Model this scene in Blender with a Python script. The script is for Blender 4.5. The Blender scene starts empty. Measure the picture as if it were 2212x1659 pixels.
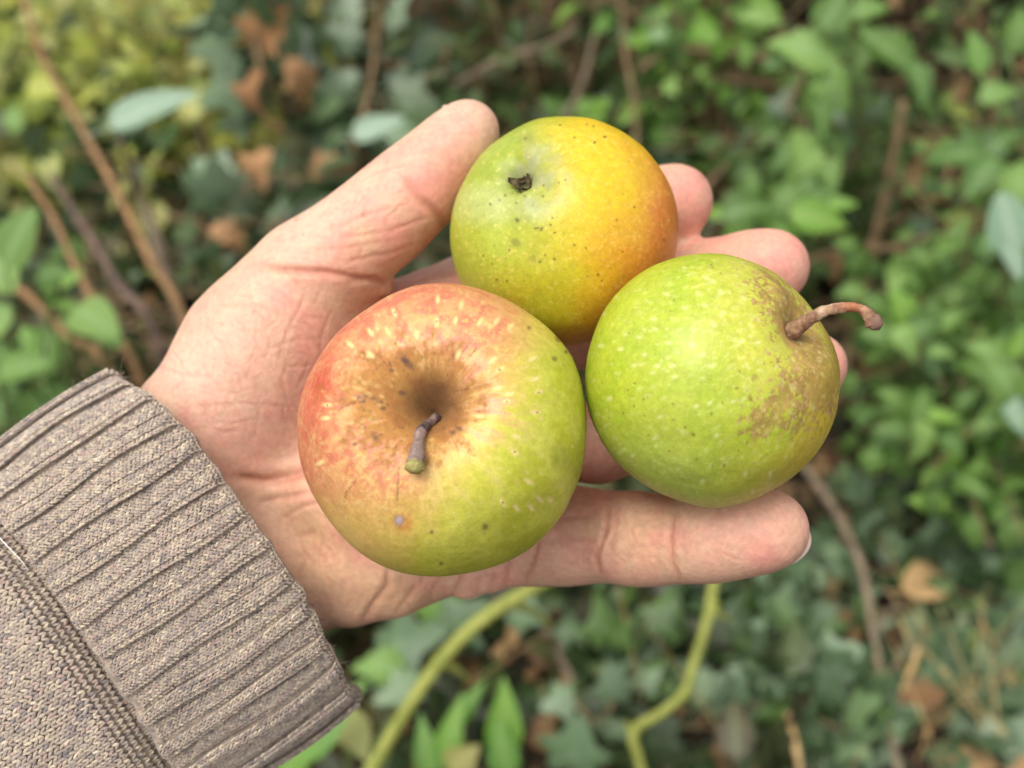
import bpy, math, random
import numpy as np
from mathutils import Vector, Matrix

# ------------------------------------------------------------------ camera, sky, sun, exposure
SC = bpy.context.scene
COL = SC.collection
PITCH = math.radians(42.0)
CAM = np.array([0.0, 0.0, 0.90])
FWD = np.array([0.0, math.cos(PITCH), -math.sin(PITCH)])
RGT = np.array([1.0, 0.0, 0.0])
UPV = np.array([0.0, math.sin(PITCH), math.cos(PITCH)])
HFOV = math.radians(50.0)
K = 2 * math.tan(HFOV / 2) / 2212.0          # metres per photo pixel per metre of depth

cam_d = bpy.data.cameras.new('camera')
cam = bpy.data.objects.new('camera', cam_d)
COL.objects.link(cam)
cam.location = CAM
cam.rotation_euler = (math.pi / 2 - PITCH, 0, 0)
cam_d.sensor_width = 36.0
cam_d.angle = HFOV
cam_d.clip_start = 0.01
cam_d.clip_end = 200.0
cam_d.dof.use_dof = True
cam_d.dof.focus_distance = 0.203
cam_d.dof.aperture_fstop = 12.0
SC.camera = cam

SUN_ELEV, SUN_AZ = math.radians(68), math.radians(-128)     # azimuth measured from +Y towards +X
world = bpy.data.worlds.new('World')
SC.world = world
world.use_nodes = True
wn, wl = world.node_tree.nodes, world.node_tree.links
wn.clear()
w_out = wn.new('ShaderNodeOutputWorld')
w_bg = wn.new('ShaderNodeBackground')
w_hs = wn.new('ShaderNodeHueSaturation')
w_sky = wn.new('ShaderNodeTexSky')
w_sky.sky_type = 'NISHITA'
w_sky.sun_disc = False
w_sky.sun_elevation = SUN_ELEV
w_sky.sun_rotation = SUN_AZ
w_sky.dust_density = 4.0
w_hs.inputs['Saturation'].default_value = 0.22          # overcast: nearly neutral
w_bg.inputs['Strength'].default_value = 0.15
wl.new(w_sky.outputs[0], w_hs.inputs['Color'])
wl.new(w_hs.outputs[0], w_bg.inputs['Color'])
wl.new(w_bg.outputs[0], w_out.inputs['Surface'])

sun_d = bpy.data.lights.new('sun', 'SUN')
sun = bpy.data.objects.new('sun', sun_d)
COL.objects.link(sun)
sun_d.energy = .75
sun_d.angle = math.radians(30)
sun_d.color = (1.0, 0.95, 0.87)
_sd = Vector((math.sin(SUN_AZ) * math.cos(SUN_ELEV), math.cos(SUN_AZ) * math.cos(SUN_ELEV), math.sin(SUN_ELEV)))
sun.rotation_euler = _sd.to_track_quat('Z', 'Y').to_euler()
sun.location = (-1, 2, 5)

SC.view_settings.view_transform = 'Standard'
SC.view_settings.look = 'None'
SC.view_settings.exposure = 0.80
SC.view_settings.gamma = 1.0
SC.view_settings.use_curve_mapping = False
SC.render.engine = 'CYCLES'
SC.cycles.use_denoising = True
try:
    SC.cycles.denoiser = 'OPENIMAGEDENOISE'
except Exception:
    pass
SC.cycles.max_bounces = 8
SC.cycles.diffuse_bounces = 4
SC.cycles.glossy_bounces = 3
SC.cycles.transmission_bounces = 4
SC.cycles.caustics_reflective = False
SC.cycles.caustics_refractive = False

# ------------------------------------------------------------------ helpers
R = random.Random(11)
NR = np.random.default_rng(5)


def P(px, py, d):
    """photo pixel (2212 x 1659 scale) at a depth along the view axis -> point in the world"""
    return CAM + FWD * d + RGT * ((px - 1106) * K * d) + UPV * ((829.5 - py) * K * d)


def to_px(V):
    q = V - CAM
    d = q @ FWD
    return (q @ RGT) / (K * d) + 1106, 829.5 - (q @ UPV) / (K * d), d


def lin(r, g, b):
    f = lambda c: c / 255 / 12.92 if c <= 10.3 else ((c / 255 + .055) / 1.055) ** 2.4
    return np.array([f(r), f(g), f(b)])


def smooth(e0, e1, x):
    t = np.clip((x - e0) / (e1 - e0), 0, 1)
    return t * t * (3 - 2 * t)


def _hash(i, j, k, seed):
    h = (i * 374761393 + j * 668265263 + k * 2147483647 + seed * 974634777) & 0xFFFFFFFF
    h = ((h ^ (h >> 13)) * 1274126177) & 0xFFFFFFFF
    h = ((h ^ (h >> 16)) * 2246822519) & 0xFFFFFFFF
    return ((h ^ (h >> 15)) & 0xFFFFFF) / float(0xFFFFFF)


def noise(p, freq, seed=0):
    """value noise, 0..1, p is N x 3"""
    q = p * freq + 1000.0
    i = np.floor(q).astype(np.int64)
    f = q - i
    f = f * f * (3 - 2 * f)
    out = 0
    for a in (0, 1):
        wa = f[:, 0] if a else 1 - f[:, 0]
        for b in (0, 1):
            wb = f[:, 1] if b else 1 - f[:, 1]
            for c in (0, 1):
                wc = f[:, 2] if c else 1 - f[:, 2]
                out = out + wa * wb * wc * _hash(i[:, 0] + a, i[:, 1] + b, i[:, 2] + c, seed)
    return out


def fbm(p, freq, octs=4, seed=0):
    s, a, t = 0, 0.5, 0
    for o in range(octs):
        s = s + a * noise(p, freq * 2.03 ** o, seed + o * 17)
        t += a
        a *= 0.55
    return s / t


def seg_dist(x, y, pts):
    """distance of 2-D points to a polyline, and the 0..1 place along it"""
    best = np.full(x.shape, 1e9)
    at = np.zeros(x.shape)
    n = len(pts) - 1
    for i in range(n):
        ax, ay = pts[i][:2]
        bx, by = pts[i + 1][:2]
        dx, dy = bx - ax, by - ay
        t = np.clip(((x - ax) * dx + (y - ay) * dy) / (dx * dx + dy * dy + 1e-12), 0, 1)
        d = np.hypot(x - ax - t * dx, y - ay - t * dy)
        m = d < best
        best[m] = d[m]
        at[m] = ((i + t) / n)[m]
    return best, at


def mesh_np(name, V, F, mat=None, col=None, extra=None, smooth_=True):
    V = np.ascontiguousarray(V, dtype=np.float32)
    F = np.ascontiguousarray(F, dtype=np.int32)
    me = bpy.data.meshes.new(name)
    n, k = F.shape
    me.vertices.add(len(V))
    me.vertices.foreach_set('co', V.ravel())
    me.loops.add(n * k)
    me.loops.foreach_set('vertex_index', F.ravel())
    me.polygons.add(n)
    me.polygons.foreach_set('loop_start', np.arange(0, n * k, k, dtype=np.int32))
    try:
        me.polygons.foreach_set('loop_total', np.full(n, k, dtype=np.int32))
    except Exception:
        pass
    me.update(calc_edges=True)
    me.validate()
    if smooth_:
        me.polygons.foreach_set('use_smooth', np.ones(len(me.polygons), dtype=bool))
    if col is not None:
        set_col(me, col)
    for nm, arr in (extra or {}).items():
        a = me.attributes.new(nm, 'FLOAT', 'POINT')
        a.data.foreach_set('value', np.ascontiguousarray(arr, dtype=np.float32))
    if mat:
        me.materials.append(mat)
    return me


def set_col(me, col):
    a = me.attributes.new('Col', 'FLOAT_COLOR', 'POINT')
    c = np.ones((len(col), 4), dtype=np.float32)
    c[:, :3] = np.clip(col, 0, 1)
    a.data.foreach_set('color', c.ravel())


def link(name, data, parent=None, loc=None):
    o = bpy.data.objects.new(name, data)
    COL.objects.link(o)
    if loc is not None:
        o.location = Vector(loc)
    if parent is not None:
        o.parent = parent
    return o


def tag(o, label=None, cat=None, group=None, kind=None):
    if label: o['label'] = label
    if cat: o['category'] = cat
    if group: o['group'] = group
    if kind: o['kind'] = kind
    return o


def grid_faces(nu, nv, wrap_u=False):
    """quads of an nu x nv vertex grid stored row by row (v rows of u)"""
    uu = np.arange(nu if wrap_u else nu - 1)
    vv = np.arange(nv - 1)
    u, v = np.meshgrid(uu, vv)
    u2 = (u + 1) % nu
    return np.stack([v * nu + u, v * nu + u2, (v + 1) * nu + u2, (v + 1) * nu + u], -1).reshape(-1, 4)


def catmull(pts, n):
    """smooth curve through points (rows may carry extra columns such as radii)"""
    p = np.asarray(pts, float)
    q = np.vstack([2 * p[0] - p[1], p, 2 * p[-1] - p[-2]])
    out = []
    m = len(p) - 1
    for t in np.linspace(0, m, n):
        i = min(int(t), m - 1)
        f = t - i
        a, b, c, d = q[i], q[i + 1], q[i + 2], q[i + 3]
        out.append(.5 * (2 * b + (c - a) * f + (2 * a - 5 * b + 4 * c - d) * f * f + (3 * b - a - 3 * c + d) * f ** 3))
    return np.array(out)


def tube(pts, rad, seg=8, cap=True, jitter=0.0):
    """quads of a tube along pts with a radius per point, ends closed by tiny rings"""
    pts = np.asarray(pts, float)
    rad = np.asarray(rad, float)
    if cap:
        t0 = pts[0] - pts[1]; t0 /= np.linalg.norm(t0) + 1e-12
        t1 = pts[-1] - pts[-2]; t1 /= np.linalg.norm(t1) + 1e-12
        pts = np.vstack([pts[0] + t0 * rad[0] * .35, pts, pts[-1] + t1 * rad[-1] * .35])
        rad = np.concatenate([[rad[0] * .05], rad, [rad[-1] * .05]])
    T = np.gradient(pts, axis=0)
    T /= np.linalg.norm(T, axis=1)[:, None] + 1e-12
    ref = np.array([0.31, 0.23, 0.92])
    ang = np.arange(seg) * 2 * math.pi / seg
    V = []
    n = np.cross(T[0], ref); n /= np.linalg.norm(n) + 1e-12
    for i in range(len(pts)):
        n = n - T[i] * (n @ T[i]); n /= np.linalg.norm(n) + 1e-12
        b = np.cross(T[i], n)
        rr = rad[i] * (1 + (jitter * (NR.random(seg) - .5) if jitter else 0))
        V.append(pts[i] + (np.cos(ang) * rr)[:, None] * n + (np.sin(ang) * rr)[:, None] * b)
    V = np.vstack(V)
    return V, grid_faces(seg, len(pts), True)


def merge(parts):
    Vs, Fs, o = [], [], 0
    for V, F in parts:
        Vs.append(V); Fs.append(F + o); o += len(V)
    return np.vstack(Vs), np.vstack(Fs)


# ------------------------------------------------------------------ material helpers
def new_mat(name):
    m = bpy.data.materials.new(name)
    m.use_nodes = True
    nt = m.node_tree
    nt.nodes.clear()
    out = nt.nodes.new('ShaderNodeOutputMaterial')
    bs = nt.nodes.new('ShaderNodeBsdfPrincipled')
    nt.links.new(bs.outputs[0], out.inputs[0])
    return m, nt, bs, out


def node(nt, typ, **kw):
    n = nt.nodes.new(typ)
    for k, v in kw.items():
        if hasattr(n, k):
            setattr(n, k, v)
        else:
            n.inputs[k].default_value = v
    return n


def mixc(nt, a, b, fac, mode='MIX'):
    n = nt.nodes.new('ShaderNodeMix')
    n.data_type = 'RGBA'
    n.blend_type = mode
    for s, v in ((0, fac), (6, a), (7, b)):
        if hasattr(v, 'is_output'):
            nt.links.new(v, n.inputs[s])
        elif s == 0:
            n.inputs[0].default_value = v
        else:
            n.inputs[s].default_value = (*v[:3], 1)
    return n.outputs[2]


def ramp(nt, fac, stops):
    n = nt.nodes.new('ShaderNodeValToRGB')
    el = n.color_ramp.elements
    while len(el) < len(stops):
        el.new(0.5)
    for e, (p, c) in zip(el, stops):
        e.position = p
        e.color = (*c[:3], 1) if hasattr(c, '__len__') else (c, c, c, 1)
    nt.links.new(fac, n.inputs[0])
    return n.outputs[0]


def bump(nt, height, strength, dist, bs=None, normal=None):
    b = node(nt, 'ShaderNodeBump', Strength=strength, Distance=dist)
    nt.links.new(height, b.inputs['Height'])
    if normal is not None:
        nt.links.new(normal, b.inputs['Normal'])
    if bs is not None:
        nt.links.new(b.outputs[0], bs.inputs['Normal'])
    return b.outputs[0]
# ------------------------------------------------------------------ the hand: one continuous skin
def cp(px, py, d):
    return np.array([(px - 1106) * K * d, (829.5 - py) * K * d, -d])


def cam_to_world(V):
    return CAM + V[:, 0:1] * RGT + V[:, 1:2] * UPV - V[:, 2:3] * FWD


def smin(a, b, k):
    h = np.clip(.5 + .5 * (b - a) / k, 0, 1)
    return b + (a - b) * h - k * h * (1 - h)


VOX = 0.0008
LO = np.array([-0.104, -0.062, -0.292])
HI = np.array([0.083, 0.072, -0.198])
NX, NY, NZ = [int(v) + 1 for v in (HI - LO) / VOX]
GX = (LO[0] + np.arange(NX) * VOX).astype(np.float32)
GY = (LO[1] + np.arange(NY) * VOX).astype(np.float32)
GZ = (LO[2] + np.arange(NZ) * VOX).astype(np.float32)


def cone_into(D, a, b, k):
    """smooth-union one tapered limb (px, py, depth, radius px) pair into the field D"""
    A, B = cp(*a[:3]), cp(*b[:3])
    ra, rb = a[3] * K * a[2], b[3] * K * b[2]
    m = max(ra, rb) + 0.022
    lo = np.maximum(((np.minimum(A, B) - m - LO) / VOX).astype(int), 0)
    hi = np.minimum(((np.maximum(A, B) + m - LO) / VOX).astype(int) + 1, [NX, NY, NZ])
    x = GX[lo[0]:hi[0], None, None] - A[0]
    y = GY[None, lo[1]:hi[1], None] - A[1]
    z = GZ[None, None, lo[2]:hi[2]] - A[2]
    d = B - A
    L = float(d @ d) + 1e-12
    t = np.clip((x * d[0] + y * d[1] + z * d[2]) / L, 0, 1)
    q = np.sqrt((x - t * d[0]) ** 2 + (y - t * d[1]) ** 2 + (z - t * d[2]) ** 2) - (ra + (rb - ra) * t)
    s = (slice(lo[0], hi[0]), slice(lo[1], hi[1]), slice(lo[2], hi[2]))
    D[s] = smin(D[s], q.astype(np.float32), k)


def chain(nodes, k=0.002, n=None):
    D = np.full((NX, NY, NZ), 0.05, np.float32)
    pts = catmull(nodes, n or len(nodes) * 2 - 1)
    for a, b in zip(pts[:-1], pts[1:]):
        cone_into(D, a, b, k)
    return D


palm_limbs = [
    # forearm and wrist
    ((150, 1300, .256, 175), (470, 1110, .257, 170)),
    ((230, 1130, .257, 150), (400, 960, .256, 128)),
    ((400, 1350, .257, 150), (640, 1210, .257, 150)),
    # heel and hypothenar edge
    ((640, 1195, .258, 150), (830, 1175, .259, 138)),
    ((830, 1175, .259, 138), (1010, 1150, .258, 122)),
    # metacarpals under the front apple
    ((480, 1060, .258, 140), (1000, 920, .2595, 112)),
    ((480, 1000, .258, 140), (980, 800, .2610, 108)),
    ((480, 950, .257, 135), (930, 690, .2630, 92)),
    ((640, 900, .259, 120), (930, 960, .2600, 112)),
    # thenar
    ((455, 915, .2525, 150), (560, 755, .2495, 148)),
    ((560, 755, .2495, 148), (655, 612, .2470, 112)),
    ((540, 850, .2520, 140), (640, 740, .2505, 120)),
    ((650, 690, .2520, 105), (800, 680, .2610, 70)),
]
thumb = [(600, 690, .2490, 122), (672, 588, .2470, 108), (745, 535, .2465, 104), (815, 482, .2462, 103),
         (870, 432, .2460, 98), (912, 394, .2462, 93), (952, 352, .2464, 84), (990, 312, .2468, 77), (1014, 280, .2472, 63)]
index = [(900, 700, .2640, 88), (1000, 640, .2670, 84), (1170, 560, .2715, 84), (1330, 490, .2680, 82),
         (1430, 448, .2620, 83), (1463, 434, .2590, 76)]
middle = [(950, 800, .2620, 92), (1080, 760, .2660, 88), (1265, 702, .2680, 90), (1480, 622, .2600, 84),
          (1610, 590, .2520, 86), (1668, 576, .2490, 80)]
ring = [(970, 920, .2600, 95), (1080, 930, .2620, 88), (1290, 957, .2580, 86), (1530, 880, .2500, 80),
        (1700, 812, .2440, 78), (1757, 790, .2425, 72)]
pinky = [(980, 1155, .2585, 104), (1080, 1168, .2550, 95), (1160, 1163, .2510, 97), (1235, 1156, .2460, 104), (1310, 1159, .2410, 92),
         (1380, 1164, .2350, 99), (1455, 1168, .2290, 87), (1535, 1158, .2240, 96), (1600, 1148, .2210, 92), (1650, 1145, .2195, 84),
         (1667, 1143, .2190, 74)]

D = np.full((NX, NY, NZ), 0.05, np.float32)
for a, b in palm_limbs:
    cone_into(D, a, b, 0.008)
for f, k in ((index, .005), (middle, .005), (ring, .005), (pinky, .0045), (thumb, .005)):
    D = smin(D, chain(f), k)
# skin folds: little finger base, the web between thumb and index
for a, b, k in (((1112, 1243, .2475, 21), (1146, 1185, .2450, 24), .0016),
                ((1060, 1255, .2500, 24), (1085, 1200, .2480, 24), .003),
                ((1010, 1270, .2520, 26), (1030, 1210, .2490, 26), .003),
                ((770, 618, .2440, 20), (836, 622, .2480, 14), .003),
                ((690, 1075, .2440, 60), (740, 1120, .2440, 60), .006),
                ((740, 1230, .2470, 70), (760, 1290, .2490, 60), .005),
                ((820, 1230, .2480, 66), (850, 1280, .2500, 52), .004)):
    T = np.full((NX, NY, NZ), 0.05, np.float32)
    cone_into(T, a, b, 0.001)
    D = smin(D, T, k)


def surface_nets(F):
    nx, ny, nz = F.shape
    S = F < 0
    cnt = np.zeros((nx - 1, ny - 1, nz - 1), np.int8)
    for a in (0, 1):
        for b in (0, 1):
            for c in (0, 1):
                cnt += S[a:nx - 1 + a, b:ny - 1 + b, c:nz - 1 + c]
    ii, jj, kk = np.nonzero((cnt > 0) & (cnt < 8))
    idx = np.full((nx - 1, ny - 1, nz - 1), -1, np.int32)
    idx[ii, jj, kk] = np.arange(len(ii))
    acc = np.zeros((len(ii), 3)); num = np.zeros(len(ii))
    cs = [(a, b, c) for a in (0, 1) for b in (0, 1) for c in (0, 1)]
    val = {c: F[ii + c[0], jj + c[1], kk + c[2]].astype(float) for c in cs}
    for c in cs:
        for ax in range(3):
            if c[ax] == 0:
                e = list(c); e[ax] = 1; e = tuple(e)
                m = (val[c] < 0) != (val[e] < 0)
                t = np.where(m, val[c] / (val[c] - val[e] + 1e-20), 0)
                pos = np.tile(np.array(c, float), (len(ii), 1)); pos[:, ax] += t
                acc[m] += pos[m]; num += m
    V = np.stack([ii, jj, kk], 1) + acc / num[:, None]
    Q = []
    for ax in range(3):
        o1, o2 = [(1, 2), (2, 0), (0, 1)][ax]
        sl0 = [slice(None)] * 3; sl1 = [slice(None)] * 3
        sl0[ax] = slice(0, -1); sl1[ax] = slice(1, None)
        fl = S[tuple(sl0)] != S[tuple(sl1)]
        e = np.array(np.nonzero(fl)).T
        ok = (e[:, o1] > 0) & (e[:, o2] > 0) & (e[:, o1] < F.shape[o1] - 1) & (e[:, o2] < F.shape[o2] - 1)
        e = e[ok]
        def at(d1, d2):
            f = e.copy(); f[:, o1] -= d1; f[:, o2] -= d2
            return idx[f[:, 0], f[:, 1], f[:, 2]]
        q = np.stack([at(1, 1), at(0, 1), at(0, 0), at(1, 0)], 1)
        fl2 = ~S[e[:, 0], e[:, 1], e[:, 2]]
        q[fl2] = q[fl2][:, ::-1]
        Q.append(q)
    return V, np.vstack(Q)


V, F = surface_nets(D)
del D, T
V = LO + V * VOX
# relax
E = np.unique(np.sort(np.vstack([F[:, [0, 1]], F[:, [1, 2]], F[:, [2, 3]], F[:, [3, 0]]]), 1), axis=0)
deg = np.bincount(E.ravel(), minlength=len(V))[:, None]
for it in range(5):
    w = 0.55
    S_ = np.zeros_like(V)
    for c in range(3):
        S_[:, c] = np.bincount(E[:, 0], V[E[:, 1], c], len(V)) + np.bincount(E[:, 1], V[E[:, 0], c], len(V))
    V = V + w * (S_ / deg - V)

tmp = mesh_np('tmp', V, F)
tob = link('tmp', tmp)
md = tob.modifiers.new('s', 'SUBSURF'); md.levels = 1; md.render_levels = 1
hm = bpy.data.meshes.new_from_object(tob.evaluated_get(bpy.context.evaluated_depsgraph_get()))
bpy.data.objects.remove(tob); bpy.data.meshes.remove(tmp)
n = len(hm.vertices)
V = np.empty(n * 3, np.float32); hm.vertices.foreach_get('co', V); V = V.reshape(-1, 3).astype(float)
N = np.empty(n * 3, np.float32); hm.vertex_normals.foreach_get('vector', N); N = N.reshape(-1, 3).astype(float)
dep = -V[:, 2]
HX = V[:, 0] / (K * dep) + 1106
HY = 829.5 - V[:, 1] / (K * dep)
view = -V / np.linalg.norm(V, axis=1)[:, None]
front = smooth(0.02, 0.3, (N * view).sum(1))

creases = [  # polyline, depth mm, width px, how red
    ([(545, 574), (627, 584), (702, 588), (758, 599), (814, 605), (850, 620)], .75, 7, .9),
    ([(739, 614), (795, 603), (830, 604)], .35, 5, .5),
    ([(868, 372), (903, 424), (940, 454), (978, 495)], .55, 8, .7),
    ([(905, 432), (945, 470), (970, 510)], .30, 6, .5),
    ([(694, 499), (758, 480), (869, 439)], .18, 5, .3),
    ([(720, 517), (832, 502), (936, 465)], .22, 5, .35),
    ([(732, 566), (832, 551), (907, 525)], .22, 5, .35),
    ([(660, 540), (740, 540), (850, 520)], .14, 5, .2),
    ([(475, 660), (534, 660), (627, 674)], .16, 4, .3),
    ([(665, 621), (642, 677), (609, 744), (598, 789)], .22, 4, .35),
    ([(694, 625), (676, 662)], .15, 4, .3), ([(720, 662), (695, 729), (690, 780)], .16, 4, .3),
    ([(627, 681), (713, 689)], .14, 4, .3), ([(564, 759), (639, 733), (713, 729)], .16, 4, .3),
    ([(334, 789), (397, 811), (470, 815)], .16, 4, .3), ([(420, 880), (520, 872), (650, 880)], .14, 4, .25),
    ([(380, 870), (430, 920)], .12, 4, .2), ([(545, 800), (560, 880), (545, 960)], .12, 4, .25),
    ([(600, 800), (625, 880), (650, 930)], .12, 4, .25), ([(480, 740), (500, 830), (480, 910)], .10, 4, .2),
    ([(505, 1030), (570, 1040), (625, 1030), (690, 1010)], 1.1, 10, .9),
    ([(560, 1085), (620, 1070), (680, 1062)], .35, 6, .5), ([(600, 1130), (650, 1095), (690, 1085)], .3, 6, .4),
    ([(640, 1165), (690, 1150)], .3, 8, .3),
    ([(839, 1225), (839, 1265), (811, 1301), (780, 1352)], .55, 7, .45),
    ([(905, 1255), (875, 1300), (850, 1330)], .25, 7, .3),
    ([(1006, 1235), (990, 1265), (970, 1305)], .5, 6, .5), ([(950, 1250), (925, 1300)], .22, 6, .3),
    ([(1040, 1248), (1028, 1295)], .3, 6, .3), ([(1072, 1235), (1060, 1290)], .3, 6, .3),
    ([(1101, 1200), (1090, 1270)], .45, 5, .6), ([(1165, 1160), (1150, 1215), (1135, 1270)], .55, 6, .7),
    ([(1322, 1065), (1307, 1150), (1291, 1196), (1294, 1250)], .42, 5.6, .7),
    ([(1338, 1070), (1329, 1150), (1316, 1200)], .24, 5, .4),
    ([(1458, 1090), (1447, 1160), (1452, 1215), (1470, 1258)], .42, 5.6, .7),
    ([(1466, 1100), (1460, 1160)], .16, 5, .3),
    ([(1168, 1170), (1230, 1167), (1290, 1163)], .22, 5, .3), ([(1190, 1120), (1290, 1112)], .22, 6, .3),
    ([(1340, 1130), (1420, 1125)], .16, 5, .2), ([(1350, 1182), (1400, 1176), (1425, 1186)], .18, 4, .2),
    ([(1555, 1191), (1578, 1203), (1602, 1212)], .26, 3, .4),
    ([(1330, 1200), (1440, 1205)], .10, 5, .1),
    ([(900, 590), (960, 572)], .2, 5, .3), ([(880, 612), (990, 590)], .2, 5, .3),
]
rc_ = random.Random(4)
for i in range(105):                       # the web of fine lines over thenar, palm and finger roots
    cx, cy, base_a, sp = rc_.choice(((560, 780, 75, 130), (620, 900, 100, 110), (480, 850, 80, 110), (780, 520, -30, 90), (860, 450, -35, 70),
                                     (640, 1120, 60, 70), (740, 1200, 70, 90), (930, 1270, 80, 90), (1240, 1160, 85, 60), (1390, 1170, 85, 50), (600, 700, 5, 110), (520, 900, 0, 110)))
    x, y = cx + rc_.gauss(0, sp * .6), cy + rc_.gauss(0, sp * .5)
    a = math.radians(base_a + rc_.gauss(0, 22)); L = rc_.uniform(25, 75)
    dx, dy = math.cos(a) * L / 2, math.sin(a) * L / 2
    bx, by = rc_.gauss(0, 7), rc_.gauss(0, 7)
    creases.append(([(x - dx, y - dy), (x + bx, y + by), (x + dx, y + dy)], rc_.uniform(.08, .20), rc_.uniform(2.2, 3.4), rc_.uniform(.15, .5)))
disp = np.zeros(n)
red = np.zeros(n)
for pl, dmm, w, r_ in creases:
    xs = [p[0] for p in pl]; ys = [p[1] for p in pl]
    m = (HX > min(xs) - 60) & (HX < max(xs) + 60) & (HY > min(ys) - 60) & (HY < max(ys) + 60) & (front > 0)
    i = np.nonzero(m)[0]
    wob = 5 * (noise(V[i], 300, 3) - .5)
    d, t = seg_dist(HX[i] + wob, HY[i] + wob, pl)
    fade = smooth(0, .18, t) * smooth(1.0, .8, t) * .75 + .25
    g = np.exp(-(d / w) ** 2)
    disp[i] += front[i] * fade * dmm * (.72e-3 if w > 5.5 else .5e-3) * (-g + .33 * np.exp(-((d - 2.3 * w) / (1.6 * w)) ** 2))
    red[i] = np.maximum(red[i], front[i] * fade * r_ * np.exp(-(d / (w * 1.3)) ** 2))
# rows of fine wrinkles on the thumb's ball and the heel
for (cx, cy, rx, ry, ang, per, amp) in ((820, 490, 120, 60, -28, 17, .06), (640, 800, 130, 150, 62, 24, .05), (560, 840, 170, 150, -20, 27, .045),
                                        (900, 1270, 150, 50, 75, 26, .10), (1030, 1255, 90, 45, 78, 17, .10), (700, 1180, 100, 90, 60, 22, .05),
                                        (1235, 1160, 70, 80, 0, 22, .05), (430, 830, 110, 120, 40, 26, .04)):
    a = math.radians(ang)
    u = (HX - cx) * math.cos(a) + (HY - cy) * math.sin(a)
    wgt = np.exp(-((HX - cx) / rx) ** 2 - ((HY - cy) / ry) ** 2) * front
    ph = u / per + 1.6 * noise(V, 90, 9)
    disp += wgt * amp * .55e-3 * (np.abs(np.sin(math.pi * ph)) ** .5 - .7)
disp += 0.00022 * (fbm(V, 120, 3, 2) - .5) * front
# fingerprint ridges on the little finger's pad
u = np.hypot(HX - 1560, (HY - 1120) * 1.1)
wgt = np.exp(-((HX - 1640) / 75) ** 2 - ((HY - 1120) / 55) ** 2) * front
disp += wgt * 0.00003 * np.sin(u * 2 * math.pi / 8.0 + 3 * noise(V, 150, 4))
V2 = V + N * disp[:, None]
Vw = cam_to_world(V2)
H0 = P(700, 1000, .258)
hm.vertices.foreach_set('co', (Vw - H0).astype(np.float32).ravel())
hm.polygons.foreach_set('use_smooth', np.ones(len(hm.polygons), bool))
hm.update()

# pigment: pinker finger ends, thenar and creases, yellower heel, mottling
base = lin(219, 178, 150)
pink = lin(224, 152, 138)
yell = lin(226, 182, 138)
pale = lin(236, 200, 178)
deep = lin(186, 116, 94)


def blob(cx, cy, rx, ry=None):
    return np.exp(-((HX - cx) / rx) ** 2 - ((HY - cy) / (ry or rx)) ** 2)


pk = .7 * blob(980, 330, 110) + .55 * blob(850, 470, 120, 90) + .5 * blob(660, 740, 130, 150) + .95 * blob(1490, 430, 110) \
    + .85 * blob(1690, 570, 110) + .7 * blob(1780, 790, 90) + .65 * blob(1580, 1180, 130, 70) + .45 * blob(1230, 1160, 90, 90) \
    + .5 * blob(1040, 1260, 90, 50) + .5 * blob(900, 610, 120, 60) + .5 * blob(1290, 1000, 90) + .25 * blob(620, 960, 90)
ye = .8 * blob(720, 1160, 120, 110) + .6 * blob(860, 1290, 110, 60) + .45 * blob(1390, 1170, 55, 70) + .35 * blob(760, 520, 60)
pl_ = .5 * blob(430, 830, 120) + .35 * blob(1010, 270, 60) + .35 * blob(700, 480, 80)
mot = fbm(V, 160, 4, 21)
mot2 = fbm(V, 700, 3, 31)
pk = np.clip(pk + 1.9 * (mot - .47) + .5 * (fbm(V, 420, 3, 23) - .5), 0, 1)
c = base + np.clip(pl_, 0, 1)[:, None] * (pale - base)
c = c + np.clip(ye, 0, 1)[:, None] * (yell - c)
c = c + (pk * .8)[:, None] * (pink - c)
c = c + np.clip(red * .62, 0, 1)[:, None] * (deep - c)
c = c * (1 + .26 * (mot2 - .5))[:, None] * (1 + .16 * (fbm(V, 75, 2, 37) - .5))[:, None]
for (sx, sy, r_) in ((640, 474, 4), (784, 462, 5), (549, 672, 4), (655, 508, 3), (480, 700, 3)):      # small brown moles
    c = c + (.5 * np.exp(-((HX - sx) ** 2 + (HY - sy) ** 2) / r_ ** 2))[:, None] * (lin(150, 90, 60) - c)
set_col(hm, c * np.array([.93, .89, .87]))

m_skin, nt, bs, _ = new_mat('skin')
at = node(nt, 'ShaderNodeAttribute', attribute_name='Col')
tc = node(nt, 'ShaderNodeTexCoord')
n1 = node(nt, 'ShaderNodeTexNoise', Scale=900.0, Detail=3.0)
nt.links.new(tc.outputs['Object'], n1.inputs['Vector'])
vo = node(nt, 'ShaderNodeTexVoronoi', Scale=1500.0)
vo.feature = 'DISTANCE_TO_EDGE'
nt.links.new(tc.outputs['Object'], vo.inputs['Vector'])
mm = node(nt, 'ShaderNodeMath', operation='ADD')
nt.links.new(n1.outputs[0], mm.inputs[0]); nt.links.new(vo.outputs[0], mm.inputs[1])
bump(nt, mm.outputs[0], .40, .00024, bs)
colr = ramp(nt, n1.outputs[0], [(.3, (.90, .88, .87)), (.7, (1.05, 1.06, 1.06))])
nt.links.new(mixc(nt, at.outputs['Color'], colr, 1.0, 'MULTIPLY'), bs.inputs['Base Color'])
bs.inputs['Roughness'].default_value = .55
bs.inputs['Subsurface Weight'].default_value = .28
bs.inputs['Subsurface Radius'].default_value = (1.0, .38, .22)
bs.inputs['Subsurface Scale'].default_value = .0022
bs.inputs['Specular IOR Level'].default_value = .42
hm.materials.clear(); hm.materials.append(m_skin)
hm.name = 'hand'

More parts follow.
